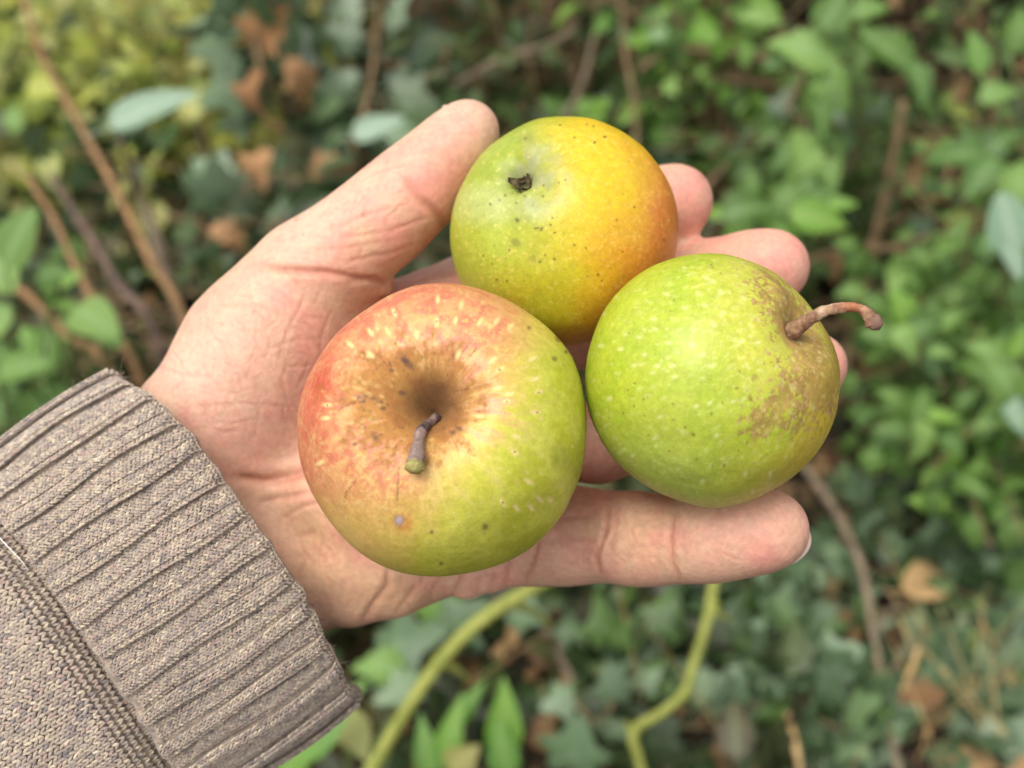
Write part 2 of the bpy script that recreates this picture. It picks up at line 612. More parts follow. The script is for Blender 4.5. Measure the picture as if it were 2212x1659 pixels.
person = link('person', None, loc=P(300, 1200, .255))
tag(person, "person's open left hand in a taupe knitted sleeve, palm up under three apples", 'person')
hand = link('hand', hm, person)
hand.location = Vector(H0) - person.location

m_nail, nt, bs, _ = new_mat('nail')
bs.inputs['Base Color'].default_value = (*lin(214, 186, 170), 1)
bs.inputs['Roughness'].default_value = .3


def nail(tip, back, width, length, thick):
    """curved nail plate behind a finger tip: tip and back are camera-frame points (px, py, depth)"""
    A, B = P(*tip), P(*back)
    ax = A - B; ax /= np.linalg.norm(ax)
    away = FWD - ax * (FWD @ ax); away /= np.linalg.norm(away)
    sd = np.cross(ax, away)
    us, vs = np.linspace(-1, 1, 13), np.linspace(0, 1, 11)
    rows = []
    for lay in (0, 1):
        for v in vs:
            for u in us:
                l = length * v * (1 - .22 * u * u * v)
                h = -width * .42 * (u * u) + (.0 if lay == 0 else thick)
                rows.append(B + ax * l + sd * (u * width) + away * (h - .0012 * v * v))
    V = np.array(rows)
    F1 = grid_faces(13, 11)
    F2 = F1[:, ::-1] + 143
    rim = []
    for i in range(12):
        rim += [[i, 143 + i, 144 + i, i + 1], [130 + i, 131 + i, 274 + i, 273 + i]]
    for j in range(10):
        a, b = j * 13, (j + 1) * 13
        rim += [[a, b, b + 143, a + 143], [a + 12, a + 155, b + 155, b + 12]]
    return V, np.vstack([F1, F2, np.array(rim)])


for tip, back, w, l in (((1741, 1172, .2215), (1655, 1150, .2262), .0046, .0098), ((1030, 226, .2500), (975, 325, .2535), .0060, .0106)):
    V, F = nail(tip, back, w, l, .0006)
    link('fingernail', mesh_np('fingernail', V - H0, F, m_nail), hand)
# ------------------------------------------------------------------ the three apples
def ellipse_spots(c, X, Y, spots, color, strength=1.0):
    for (sx, sy, a, b, ang, s) in spots:
        m = np.nonzero((np.abs(X - sx) < 4 * a) & (np.abs(Y - sy) < 4 * a))[0]
        if not len(m):
            continue
        ca, sa = math.cos(ang), math.sin(ang)
        u = (X[m] - sx) * ca + (Y[m] - sy) * sa
        v = -(X[m] - sx) * sa + (Y[m] - sy) * ca
        w = np.clip(1.6 * np.exp(-(u / a) ** 2 - (v / b) ** 2), 0, 1) * s * strength
        c[m] += w[:, None] * (color - c[m])
    return c


class Apple:
    def __init__(self, cpx, cpy, depth, rad, axis_px, prof, seed, nth=640, nf=215, nb=26, squash=1.0):
        self.C = P(cpx, cpy, depth)
        self.rad = rad
        tocam = CAM - self.C
        w = tocam / np.linalg.norm(tocam)
        e1 = RGT - w * (RGT @ w); e1 /= np.linalg.norm(e1)
        e2 = np.cross(w, e1)
        ax = axis_px[0] * e1 + axis_px[1] * e2 + axis_px[2] * w
        ax /= np.linalg.norm(ax)
        b1 = np.cross(ax, e2 if abs(ax @ e2) < .9 else e1); b1 /= np.linalg.norm(b1)
        b2 = np.cross(ax, b1)
        self.ax, self.b1, self.b2, self.w = ax, b1, b2, w
        a = np.concatenate([np.linspace(0.004, math.radians(100), nf), np.linspace(math.radians(104), math.pi - .01, nb)])
        th = np.arange(nth) * 2 * math.pi / nth
        A, T = np.meshgrid(a, th, indexing='ij')
        n = (np.sin(A) * np.cos(T))[..., None] * e1 + (np.sin(A) * np.sin(T))[..., None] * e2 + np.cos(A)[..., None] * w
        n = n.reshape(-1, 3)
        self.phi = np.arccos(np.clip(n @ ax, -1, 1))
        self.th = np.arctan2(n @ b2, n @ b1)
        r = prof(self.phi, self.th) * rad
        r = r * (1 + .036 * (noise(n, 1.6, seed) - .5) + .016 * (noise(n, 4.2, seed + 1) - .5) + .0025 * (noise(n, 16, seed + 2) - .5))
        self.n = n
        self.V = self.C + n * r[:, None]
        self.F = grid_faces(nth, len(a), True)
        self.F = self.F[:, ::-1] if np.dot(np.cross(self.V[self.F[500, 1]] - self.V[self.F[500, 0]], self.V[self.F[500, 3]] - self.V[self.F[500, 0]]), n[self.F[500, 0]]) < 0 else self.F
        self.X, self.Y, _ = to_px(self.V)
        self.streak = np.stack([np.cos(self.th) * np.sin(self.phi) * 1.0, np.sin(self.th) * np.sin(self.phi), .16 * self.phi], 1)
        # points for long streaks that run from stem to eye
        self.polar = np.stack([np.cos(self.th), np.sin(self.th), .55 * self.phi], 1)

    def pole(self, r):
        return self.C + self.ax * r

    def radius_toward(self, prof):
        return prof


def apple_mat(name, rough, bump_s=.05):
    m, nt, bs, _ = new_mat(name)
    at = node(nt, 'ShaderNodeAttribute', attribute_name='Col')
    ru = node(nt, 'ShaderNodeAttribute', attribute_name='Rough')
    tc = node(nt, 'ShaderNodeTexCoord')
    n1 = node(nt, 'ShaderNodeTexNoise', Scale=700.0, Detail=4.0, Roughness=.6)
    n2 = node(nt, 'ShaderNodeTexNoise', Scale=2600.0, Detail=2.0)
    for q in (n1, n2):
        nt.links.new(tc.outputs['Object'], q.inputs['Vector'])
    f1 = ramp(nt, n1.outputs[0], [(.32, (.88, .87, .84)), (.68, (1.08, 1.09, 1.14))])
    f2 = ramp(nt, n2.outputs[0], [(.35, (.94, .94, .93)), (.65, (1.05, 1.05, 1.06))])
    c = mixc(nt, at.outputs['Color'], f1, 1.0, 'MULTIPLY')
    nt.links.new(mixc(nt, c, f2, 1.0, 'MULTIPLY'), bs.inputs['Base Color'])
    mr = node(nt, 'ShaderNodeMapRange')
    mr.inputs['To Min'].default_value = rough
    mr.inputs['To Max'].default_value = .85
    nt.links.new(ru.outputs['Fac'], mr.inputs['Value'])
    nt.links.new(mr.outputs[0], bs.inputs['Roughness'])
    bs.inputs['Subsurface Weight'].default_value = .12
    bs.inputs['Subsurface Radius'].default_value = (.8, .8, .25)
    bs.inputs['Subsurface Scale'].default_value = .0015
    bs.inputs['Specular IOR Level'].default_value = .36
    ad = node(nt, 'ShaderNodeMath', operation='ADD')
    nt.links.new(n1.outputs[0], ad.inputs[0]); nt.links.new(n2.outputs[0], ad.inputs[1])
    bump(nt, ad.outputs[0], bump_s * 3, .0003, bs)
    return m


def apple_obj(a, c, rough, mat, label, extra_group='apples in the palm'):
    o = link('apple', mesh_np('apple', a.V - a.C, a.F, mat, c, {'Rough': rough}), None, a.C)
    tag(o, label, 'apple', extra_group)
    return o


def stem_obj(parent, C, pts, rads, c_fn, mat, seg=20, n=60):
    rows = catmull([list(p) + [r_] for p, r_ in zip(pts, rads)], n)
    V, F = tube(rows[:, :3], rows[:, 3], seg)
    t = np.repeat(np.linspace(0, 1, n + 2), seg)
    ctr = np.repeat(np.vstack([rows[:1, :3], rows[:, :3], rows[-1:, :3]]), seg, axis=0)
    nn = V - ctr
    V = V + nn * (.50 * (fbm(V, 700, 3, 5) - .5) + .30 * (fbm(V, 2200, 2, 6) - .5))[:, None]
    o = link('stem', mesh_np('stem', V - C, F, mat, c_fn(V, t)), parent)
    return o


def bark_mat(name, rough=.8):
    m, nt, bs, _ = new_mat(name)
    at = node(nt, 'ShaderNodeAttribute', attribute_name='Col')
    tc = node(nt, 'ShaderNodeTexCoord')
    n1 = node(nt, 'ShaderNodeTexNoise', Scale=1800.0, Detail=4.0)
    nt.links.new(tc.outputs['Object'], n1.inputs['Vector'])
    f = ramp(nt, n1.outputs[0], [(.3, (.75, .74, .72)), (.7, (1.18, 1.16, 1.14))])
    nt.links.new(mixc(nt, at.outputs['Color'], f, 1.0, 'MULTIPLY'), bs.inputs['Base Color'])
    bs.inputs['Roughness'].default_value = rough
    bump(nt, n1.outputs[0], .4, .0003, bs)
    return m


m_stem = bark_mat('stem bark')


def mixv(c, col, w):
    return c + np.clip(w, 0, 1)[:, None] * (col - c)


# ---- front apple: rosy, stem towards the viewer
def prof_a(phi, th):
    r = 1 - .450 * np.exp(-(phi / .285) ** 1.65) - .045 * np.exp(-(phi / .55) ** 2) - .16 * np.exp(-((math.pi - phi) / .34) ** 2)
    return r + .014 * np.sin(phi) ** 2 * np.cos(5 * th + .6) * .6 - .010 * np.cos(2 * th + 1.0) * np.sin(phi)


A1 = Apple(960, 927, .2130, .0281, (-.10, .185, .97), prof_a, 3)
X, Y, V = A1.X, A1.Y, A1.V
s = ((X - 950) * .86 + (Y - 935) * .50) / 313 + .30 * (fbm(A1.streak, 5, 3, 7) - .5)
rr_ = np.hypot(X - 960, Y - 927) / 313
mott = fbm(V, 420, 4, 12)
fine = fbm(V, 1500, 3, 14)
strk = fbm(A1.polar, 9, 3, 15)
strk2 = fbm(A1.polar, 26, 2, 16)
c = np.tile(lin(226, 170, 112), (len(V), 1))
c = mixv(c, lin(216, 128, 98), smooth(.38, .62, mott + .2 * (strk - .5)) * .85)
c = mixv(c, lin(238, 196, 112), smooth(.52, .72, fine) * .7)
redw = smooth(-.25, -.85, ((X - 960) * .93 + (Y - 900) * .35) / 313) * smooth(.55, .95, rr_ + .25 * (strk - .5))
redw2 = smooth(-.1, -.9, ((X - 960) * .5 + (Y - 927) * .85) / 313) * smooth(.72, 1.0, rr_)
c = mixv(c, lin(206, 104, 76), np.maximum(redw, redw2 * .9) * (.35 + 1.3 * (fine - .3) + .5 * (mott - .5)))
c = mixv(c, lin(196, 56, 40), np.exp(-((X - 697) / 26) ** 2 - ((Y - 832) / 34) ** 2) * (.3 + 1.1 * (fine - .25)))
c = mixv(c, lin(216, 186, 92), smooth(.30, .75, ((Y - 927) * .95 - (X - 960) * .05) / 313 + .3 * (mott - .5)) * .75)
gw = smooth(.10, .50, s)
c = mixv(c, lin(216, 192, 90), smooth(-.12, .25, s) * .75)
grn = lin(204, 204, 66) + smooth(.4, .6, strk)[:, None] * (lin(212, 210, 84) - lin(204, 204, 66))
c = mixv(c, grn, gw)
c = mixv(c, lin(184, 184, 58), gw * smooth(.45, .7, fbm(A1.streak, 3, 3, 44)) * .6)
c = mixv(c, lin(232, 160, 130), smooth(150, 40, np.hypot((X - 1040), (Y - 870) * 1.1)) * smooth(.4, .62, strk + .25 * (fine - .5)) * .7)
c = mixv(c, lin(206, 120, 60), smooth(34, 8, np.hypot(X - 872, Y - 1130)) * .55)
# pale streaks below the stem
c = mixv(c, lin(238, 206, 128), .6 * smooth(.55, .68, strk2) * smooth(60, 120, np.hypot(X - 915, Y - 900)) * smooth(260, 130, np.hypot(X - 900, Y - 960)) * .6 * smooth(-40, 60, Y - 900))
# russet in and round the cavity, with ragged rays
ray = fbm(A1.polar, 15, 3, 22)
d_r = np.hypot((X - 888) / 1.22, (Y - 860) / .98)
rus = smooth(158, 82, d_r - 80 * (ray - .5) - 80 * (fine - .5) - 110 * (mott - .5))
c = mixv(c, lin(180, 126, 56), rus * .82)
c = mixv(c, lin(156, 104, 54), rus * smooth(.5, .7, mott) * .5)
c = mixv(c, lin(98, 68, 44), smooth(92, 22, np.hypot((X - 936) / 1.1, (Y - 868))) * .75)  # brown centre, with the hollow's shade painted into the skin colour
rng = np.random.default_rng(3)
dk, pal = [], []
for i in range(110):                                   # dark corky flecks round the cavity
    t = rng.uniform(0, 2 * math.pi); q = rng.normal(105, 26)
    x, y = 895 + q * math.cos(t) * 1.15, 868 + q * math.sin(t)
    if x > 985 and rng.random() < .75: continue
    dk.append((x, y, rng.uniform(2.2, 4), rng.uniform(1.8, 2.6), t + rng.normal(0, .6), rng.uniform(.3, .7)))
for (x, y, a, b, g) in ((882, 786, 16, 7, .75), (874, 778, 8, 5, .4), (791, 855, 6, 4, 0), (784, 866, 6, 4, .3), (806, 862, 6, 4, 0), (775, 858, 5, 4, 0),
                        (811, 946, 7, 5, .6), (767, 959, 5, 4, 0), (828, 882, 6, 4, 0), (824, 868, 4, 3, 0), (868, 849, 8, 5, .3), (992, 926, 8, 4, .5),
                        (979, 934, 6, 4, .2), (846, 800, 5, 3, .2), (1206, 733, 7, 5, .7), (1198, 775, 5, 5, 0), (1223, 760, 4, 4, 0),
                        (1143, 708, 4, 4, 0), (1048, 1138, 6, 6, 0), (933, 1149, 3.5, 3.5, 0), (953, 1217, 3.5, 3.5, 0)):
    dk.append((x, y, a, b, g, .85))
c = ellipse_spots(c, X, Y, dk, lin(96, 70, 62), .75)
for (x0, y0, x1, y1, w_) in ((862, 1010, 858, 1080, 2.6), (768, 1040, 750, 1060, 2.2), (748, 1062, 744, 1084, 2), (836, 790, 822, 770, 2.4), (1000, 760, 1014, 740, 2.4),
                             (796, 775, 784, 760, 2.6), (985, 845, 1040, 835, 2.2), (770, 868, 735, 882, 2.4), (1016, 770, 1030, 752, 2.2)):
    d_, t_ = seg_dist(X, Y, [(x0, y0), (x1, y1)])
    c = mixv(c, lin(120, 76, 48), np.exp(-(d_ / w_) ** 2) * .6 * smooth(.35, .55, fine))
for i in range(430):                                   # pale lenticels, drawn out along the meridians
    t = rng.uniform(0, 2 * math.pi); q = 320 * math.sqrt(rng.uniform(.10, 1))
    x, y = 935 + q * math.cos(t), 895 + q * math.sin(t)
    near = max(0, 1 - abs(q - 185) / 100)
    a = rng.uniform(2.6, 4.2) + near * rng.uniform(0, 5)
    pal.append((x, y, a, max(2.4, a * rng.uniform(.5, .8)), t, rng.uniform(.15, .5)))
for (zx, zy) in ((548, 205), (775, 255), (875, 245), (1005, 255), (668, 325), (420, 310), (512, 305), (312, 375), (780, 135), (905, 165), (1100, 610), (1150, 680),
                 (1160, 640), (1075, 460), (1110, 510), (1095, 250), (1170, 280), (180, 770), (190, 700), (150, 1010), (420, 430), (890, 430), (1325, 1205), (1385, 1210),
                 (1130, 1225), (1200, 1250), (1280, 1250), (1195, 955), (1265, 1110), (1310, 740), (1320, 630), (1300, 560), (1285, 455), (1200, 870), (1000, 760)):
    x, y = 631 + zx * .4034, 592.5 + zy * .4034
    t = math.atan2(y - 885, x - 935)
    pal.append((x, y, 8.5, 3.8, t, .75))
c = ellipse_spots(c, X, Y, pal, lin(240, 212, 136), .72)
c = ellipse_spots(c, X, Y, pal[-35:], lin(246, 222, 146), .8)
pd = [(x + rng.normal(0, 1), y + rng.normal(0, 1), 2.4, 2.4, 0, .7) for (x, y, a, b, t, s_) in pal[-35:] if rng.random() < .22]
c = ellipse_spots(c, X, Y, pd, lin(120, 90, 50))
c = ellipse_spots(c, X, Y, [(862, 1124, 11, 11, 0, .55)], lin(150, 110, 100))
c = ellipse_spots(c, X, Y, [(862, 1124, 6, 7, 0, .95)], lin(186, 178, 186))
c = ellipse_spots(c, X, Y, [(1210, 985, 26, 20, .9, .35)], lin(140, 140, 50))
rgh = np.clip(rus * .9 + .25 * smooth(.5, .7, fine), 0, 1)
m_apple_a = apple_mat('rosy apple skin', .40, .05)
apple_a = apple_obj(A1, c * .85, rgh, m_apple_a, 'rosy orange and green apple with its stem cavity facing the viewer, resting on the palm')
r0 = .0281 * .56
dp = .2130
pts = [P(948, 908, .2012), P(943, 903, .1972), P(928, 914, .1945), P(911, 930, .1915), P(904, 955, .1885), P(900, 985, .1862), P(895, 1012, .1845)]


def col_stem_a(V, t):
    c = np.tile(lin(134, 114, 104), (len(V), 1))
    k_ = fbm(V, 700, 3, 3)
    c = mixv(c, lin(74, 58, 58), smooth(.45, .62, k_))
    c = mixv(c, lin(172, 142, 132), smooth(.54, .68, fbm(V, 1100, 3, 9)) * .8)
    c = mixv(c, lin(62, 50, 48), np.exp(-((t - .45) / .08) ** 2) * .7)
    c = mixv(c, lin(142, 132, 76), smooth(.90, .955, t + .03 * (k_ - .5)))
    return mixv(c, lin(182, 170, 104), smooth(.968, .985, t) * smooth(.4, .6, fbm(V, 1500, 2, 4)))


stem_obj(apple_a, A1.C, pts, np.array([10, 11, 9.5, 12.5, 12.5, 16.5, 21]) * K * .19, col_stem_a, m_stem)

# ---- yellow apple behind: eye end towards the viewer
def prof_b(phi, th):
    q = math.pi - phi
    r = 1 - .20 * np.exp(-(q / .15) ** 1.8) - .090 * np.exp(-(q / .36) ** 2) - .3 * np.exp(-(phi / .3) ** 1.8)
    pl5 = np.cos(5 * th + .9)
    return r + .020 * np.exp(-((q - .34) / .22) ** 2) * pl5 - .012 * np.exp(-((q - .9) / .5) ** 2) * np.cos(2 * th) + .02 * np.sin(phi) ** 4


A2 = Apple(1217, 502, .2365, .0241, (.42, -.50, -.755), prof_b, 13, nth=600, nf=200)
X, Y, V = A2.X, A2.Y, A2.V
mott = fbm(V, 350, 4, 12); fine = fbm(V, 1400, 3, 14); big = fbm(V, 90, 3, 19)
strk = fbm(A2.polar, 12, 3, 25)
s = ((X - 1217) * .92 + (Y - 502) * .18) / 245 + .55 * (big - .5) + .22 * (mott - .5) + .12 * (fine - .5)
c = np.tile(lin(174, 184, 58), (len(V), 1))
c = mixv(c, lin(160, 176, 50), smooth(.45, .65, big) * .5)
c = mixv(c, lin(204, 190, 44), smooth(-.75, .15, s + .25 * (Y - 640) / 245))
c = mixv(c, lin(236, 194, 36), smooth(-.30, .62, s - .25 * (Y - 480) / 245))
c = mixv(c, lin(228, 160, 46), smooth(.12, .55, s + .22 * (Y - 480) / 245) * .75)
c = mixv(c, lin(224, 128, 60), smooth(.42, .86, s + .15 * (Y - 480) / 245) * .85)
c = mixv(c, lin(240, 208, 104), smooth(.58, .75, fine) * .35)
dcal = np.hypot((X - 1118) / 1.0, Y - 376)
c = mixv(c, lin(150, 166, 60), smooth(150, 60, dcal) * .45)
blo = smooth(.42, .66, fbm(V, 160, 3, 29) + .10 * (strk - .5))
c = mixv(c, lin(172, 172, 128), smooth(105, 25, np.hypot((X - 1148) / 1.05, (Y - 388) / 1.1)) * blo * .8)
c = mixv(c, lin(196, 200, 132), smooth(110, 30, np.hypot((X - 1050) / 1.3, (Y - 440) / .6)) * .45)
c = mixv(c, lin(130, 136, 84), smooth(26, 6, np.hypot(X - 1112, Y - 382)) * .6)
rng = np.random.default_rng(8)
pal = [(rng.uniform(980, 1455), rng.uniform(255, 750), rng.uniform(2.2, 3.2), 2.4, 0, rng.uniform(.1, .35)) for i in range(300)]
c = ellipse_spots(c, X, Y, pal, lin(240, 224, 130))
dk = []
for (zx, zy, a) in ((490, 748, 6), (612, 803, 3.5), (655, 802, 4.5), (650, 815, 3), (630, 800, 3), (875, 915, 3.5), (953, 935, 3), (1035, 1115, 3.8), (437, 948, 3.2), (262, 988, 3.2),
                    (643, 1027, 3.6), (350, 1150, 3.6), (420, 1157, 3.2), (663, 585, 3.4), (668, 512, 3.2), (410, 580, 3.2), (542, 585, 3), (1080, 185, 4), (1012, 224, 3.6), (547, 198, 3.6),
                    (726, 732, 3.2), (1060, 1155, 2.8), (1280, 660, 3.4), (740, 1010, 4), (678, 982, 3), (322, 1040, 2.8), (310, 640, 4), (372, 612, 3), (486, 632, 3), (815, 476, 3),
                    (770, 495, 2.8), (715, 778, 3), (743, 832, 3), (1160, 745, 3), (1480, 880, 3.2), (1200, 960, 3), (875, 190, 3), (960, 100, 3), (1005, 115, 3.2), (780, 108, 3)):
    dk.append((960 + zx * .3207, 236 + zy * .3207, a * .8, a * .62, rng.uniform(0, 3), .7))
dk += [(rng.uniform(1000, 1400), rng.uniform(290, 720), 2.2, 2.0, 0, rng.uniform(.1, .35)) for i in range(40)]
c = ellipse_spots(c, X, Y, dk, lin(84, 66, 34))
c = ellipse_spots(c, X, Y, [(1114, 524, 11, 8, .5, .5), (1151, 559, 8, 7, 0, .4), (1140, 300, 16, 14, 0, .25)], lin(110, 108, 44))
rgh = np.clip(.22 * smooth(.5, .7, fine) + .5 * smooth(110, 25, dcal) * blo, 0, 1)
m_apple_b = apple_mat('yellow apple skin', .37, .035)
apple_b = apple_obj(A2, c * .86, rgh, m_apple_b, 'yellow apple turning orange on one side, its dark dried eye showing, beside the thumb')
cal = A2.pole(-.0241 * .755)
m_cal = bark_mat('dried calyx')
ca = -A2.ax
cb1, cb2 = A2.b1, A2.b2
cy_ = link('calyx', None, apple_b, cal - A2.C)
for i in range(5):
    g = i * 2 * math.pi / 5 + .5
    dr = cb1 * math.cos(g) + cb2 * math.sin(g)
    sdv = np.cross(ca, dr)
    L = R.uniform(.0026, .0036)
    rows = []
    for lay in (0, .00035):
        for j in range(8):
            t = j / 7
            ctr = dr * (.0007 + L * (.62 - .2 * (i % 2)) * t - .0006 * t ** 3) + ca * (L * (.55 + .3 * (i % 3)) * t - .0008 * t ** 3 + lay)
            w_ = .00095 * (1 - t) ** .6 + .0001
            for u in (-1, -.4, .4, 1):
                rows.append(ctr + sdv * w_ * u + ca * .0004 * u * u + dr * .0003 * math.sin(9 * t + i))
    F1 = grid_faces(4, 8)
    rim = [[j * 4, j * 4 + 4, j * 4 + 36, j * 4 + 32] for j in range(7)] + [[j * 4 + 3, j * 4 + 35, j * 4 + 39, j * 4 + 7] for j in range(7)]
    Vv = np.array(rows)
    cc = np.tile(lin(98, 84, 54), (len(Vv), 1)) * (0.45 + .8 * NR.random((len(Vv), 1)))
    link('sepal', mesh_np('sepal', Vv, np.vstack([F1[:, ::-1], F1 + 32, np.array(rim)]), m_cal, cc), cy_)

# ---- green apple on the fingers: stem pointing out to the side
def prof_c(phi, th):
    r = 1 - .15 * np.exp(-(phi / .23) ** 1.8) - .055 * np.exp(-(phi / .62) ** 2) - .20 * np.exp(-((math.pi - phi) / .3) ** 2)
    return r + .010 * np.sin(phi) ** 2 * np.cos(2 * th + .8) + .028 * np.exp(-((phi - .30) / .22) ** 2) * np.cos(th * 2 + 2.2) + .012 * np.sin(phi)


A3 = Apple(1535, 820, .2125, .0241, (.735, .43, .525), prof_c, 23, nth=600, nf=205)
X, Y, V = A3.X, A3.Y, A3.V
mott = fbm(V, 380, 4, 52); fine = fbm(V, 1500, 3, 54); big = fbm(V, 80, 3, 59)
strk = fbm(A3.polar, 10, 3, 65); strk2 = fbm(A3.polar, 30, 3, 66)
phi = A3.phi
c = np.tile(lin(184, 196, 58), (len(V), 1))
c = mixv(c, lin(168, 188, 46), smooth(.40, .62, strk) * .6)
c = mixv(c, lin(188, 198, 80), smooth(.45, .65, big) * .3)
c = mixv(c, lin(178, 190, 96), smooth(0, 250, Y - 830) * smooth(1700, 1450, X) * .6)
yel = smooth(1.10, .50, phi + .35 * (strk - .5))
c = mixv(c, lin(208, 202, 76), yel * .75)
c = mixv(c, lin(222, 194, 62), smooth(70, 10, np.abs(np.hypot(X - 1536, Y - 820) - 262)) * smooth(1600, 1760, X) * smooth(780, 900, Y) * .9)
c = mixv(c, lin(196, 172, 74), smooth(900, 1080, Y) * smooth(1480, 1720, X) * .65)
# pale mottling drawn out along the meridians
flk = fbm(np.stack([np.cos(A3.th) * np.sin(phi), np.sin(A3.th) * np.sin(phi), .35 * phi], 1), 34, 3, 71)
c = mixv(c, lin(216, 216, 124), smooth(.56, .68, flk + .18 * (fine - .5)) * smooth(1.45, .7, phi + .4 * (big - .5)) * .5)
c = mixv(c, lin(208, 212, 120), smooth(.62, .74, fine) * .2)
# russet cap with a torn edge
dR, tR = seg_dist(X, Y, [(1672, 612), (1712, 690), (1738, 745), (1752, 800), (1760, 850)])
edge = 33 + 22 * smooth(.3, 1, tR)
rus = smooth(24, -20, dR - edge - 170 * (flk - .5) - 70 * (strk2 - .5) - 90 * (fine - .5) - 60 * (mott - .5))
notch = smooth(30, 8, np.hypot(X - 1690, (Y - 752) * 1.0))
rus = rus * (1 - notch * .9)
rus = np.maximum(rus, smooth(.34, .26, phi))
tail = smooth(22, -14, seg_dist(X, Y, [(1720, 830), (1670, 880), (1632, 915)])[0] - 26 - 120 * (flk - .52)) * .9
tail2 = smooth(22, -14, seg_dist(X, Y, [(1750, 850), (1728, 890), (1700, 915)])[0] - 14 - 120 * (flk - .52)) * .9
rus = np.maximum(rus, np.maximum(tail, tail2))
rc = lin(184, 142, 80) + smooth(.4, .65, mott)[:, None] * (lin(152, 112, 62) - lin(184, 142, 80))
rc = rc + smooth(.55, .72, fine)[:, None] * (lin(198, 160, 104) - rc)
c = c + (rus * (.74 + .5 * (fine - .3)))[:, None].clip(0, .95) * (rc - c)
c = mixv(c, lin(176, 146, 58), smooth(.20, .5, phi) * smooth(.75, .5, phi) * smooth(1740, 1780, X) * .8)
c = mixv(c, lin(128, 96, 62), smooth(.20, .08, phi) * .8)
rng = np.random.default_rng(18)
pal = []
for i in range(420):
    x, y = rng.uniform(1270, 1790), rng.uniform(560, 1085)
    t = math.atan2(y - 713, x - 1735)
    a = rng.uniform(2.4, 3.6) + (rng.random() < .22) * rng.uniform(1, 4)
    pal.append((x, y, a, max(2.2, a * .65), t, rng.uniform(.15, .5)))
for (zx, zy) in ((470, 440), (375, 555), (560, 590), (475, 505), (260, 630), (410, 665), (490, 735), (345, 730), (585, 735), (710, 605), (840, 735), (1020, 580), (1120, 590), (790, 355),
                 (840, 205), (800, 185), (750, 280), (890, 270), (660, 370), (780, 665), (1035, 310), (550, 285), (135, 610), (190, 940), (335, 1300), (775, 1460), (1045, 1410), (1200, 1415),
                 (860, 1175), (735, 990), (820, 970), (600, 805), (480, 1185), (510, 1055), (905, 400), (845, 480)):
    x, y = 1251 + zx * .3439, 537.6 + zy * .3439
    pal.append((x, y, 6.2, 4.0, math.atan2(y - 713, x - 1735), .7))
c = ellipse_spots(c, X, Y, pal, lin(222, 222, 140), .9)
dk = []
for (zx, zy, a) in ((1105, 805, 7.5), (1090, 822, 5), (1075, 935, 6.5), (1080, 950, 4), (990, 875, 4.5), (1008, 770, 4), (830, 1035, 4), (713, 1163, 5), (722, 1170, 3.5), (1055, 1220, 4.5), (345, 988, 3.6),
                    (308, 887, 3.2), (350, 845, 3.4), (405, 945, 3.4), (430, 932, 3), (592, 1075, 3.6), (590, 975, 3.6), (665, 1122, 3.8), (575, 390, 3), (595, 322, 3), (410, 1047, 3),
                    (565, 1270, 3.4), (738, 1322, 3.4), (838, 1362, 3.4), (1000, 1268, 3.2), (900, 965, 3.2), (1410, 1110, 4.5), (1160, 722, 3.2), (1210, 712, 3.2), (889, 154, 2.8), (830, 100, 3.6), (838, 115, 3.2),
                    (277, 1030, 3), (912, 1360, 5), (313, 530, 3), (185, 1060, 2.6), (435, 1170, 3)):
    dk.append((1251 + zx * .3439, 537.6 + zy * .3439, a * .85, a * .62, rng.uniform(0, 3), .75))
c = ellipse_spots(c, X, Y, dk, lin(136, 88, 46), .72)
rgh = np.clip(rus * .95 + .2 * smooth(.5, .7, fine), 0, 1)
m_apple_c = apple_mat('green apple skin', .36, .04)
apple_c = apple_obj(A3, c * .83, rgh, m_apple_c, 'green apple with brown russet round its long bent stem, lying on the fingers')
q = A3.pole(.0243 * .80)
_, _, qd = to_px(q[None])
qd = float(qd[0])
pts = [P(1704, 722, qd + .0012), P(1722, 709, qd - .0015), P(1746, 692, qd - .0035), P(1777, 674, qd - .005), P(1808, 666, qd - .006), P(1842, 664, qd - .0065),
       P(1866, 671, qd - .0068), P(1880, 686, qd - .007), P(1887, 699, qd - .007)]


def col_stem_c(V, t):
    c = np.tile(lin(158, 124, 94), (len(V), 1))
    k_ = fbm(V, 600, 3, 3)
    c = mixv(c, lin(126, 90, 68), smooth(.45, .62, k_))
    c = mixv(c, lin(196, 170, 146), smooth(.52, .70, fbm(V, 1100, 3, 19) + .22 * np.exp(-((t - .38) / .18) ** 2) - .10) * .6)
    c = mixv(c, lin(160, 92, 56), np.exp(-((t - .62) / .1) ** 2) * .7)
    return mixv(c, lin(128, 92, 74), smooth(.78, .92, t))


sc_ = stem_obj(apple_c, A3.C, pts, np.array([24, 17, 13.5, 13, 12, 10, 11, 15.5, 19]) * K * .197, col_stem_c, m_stem)
V, F = tube([P(1880, 690, qd - .0068), P(1891, 697, qd - .0072), P(1903, 699, qd - .0074)], np.array([15, 19, 13]) * K * .197, 14)
V = V + (fbm(V, 1500, 2, 8) - .5)[:, None] * np.array([[.0006, .0006, .0006]])
link('stem_knob', mesh_np('stem_knob', V - A3.C, F, m_stem, np.tile(lin(122, 92, 78), (len(V), 1))), sc_)
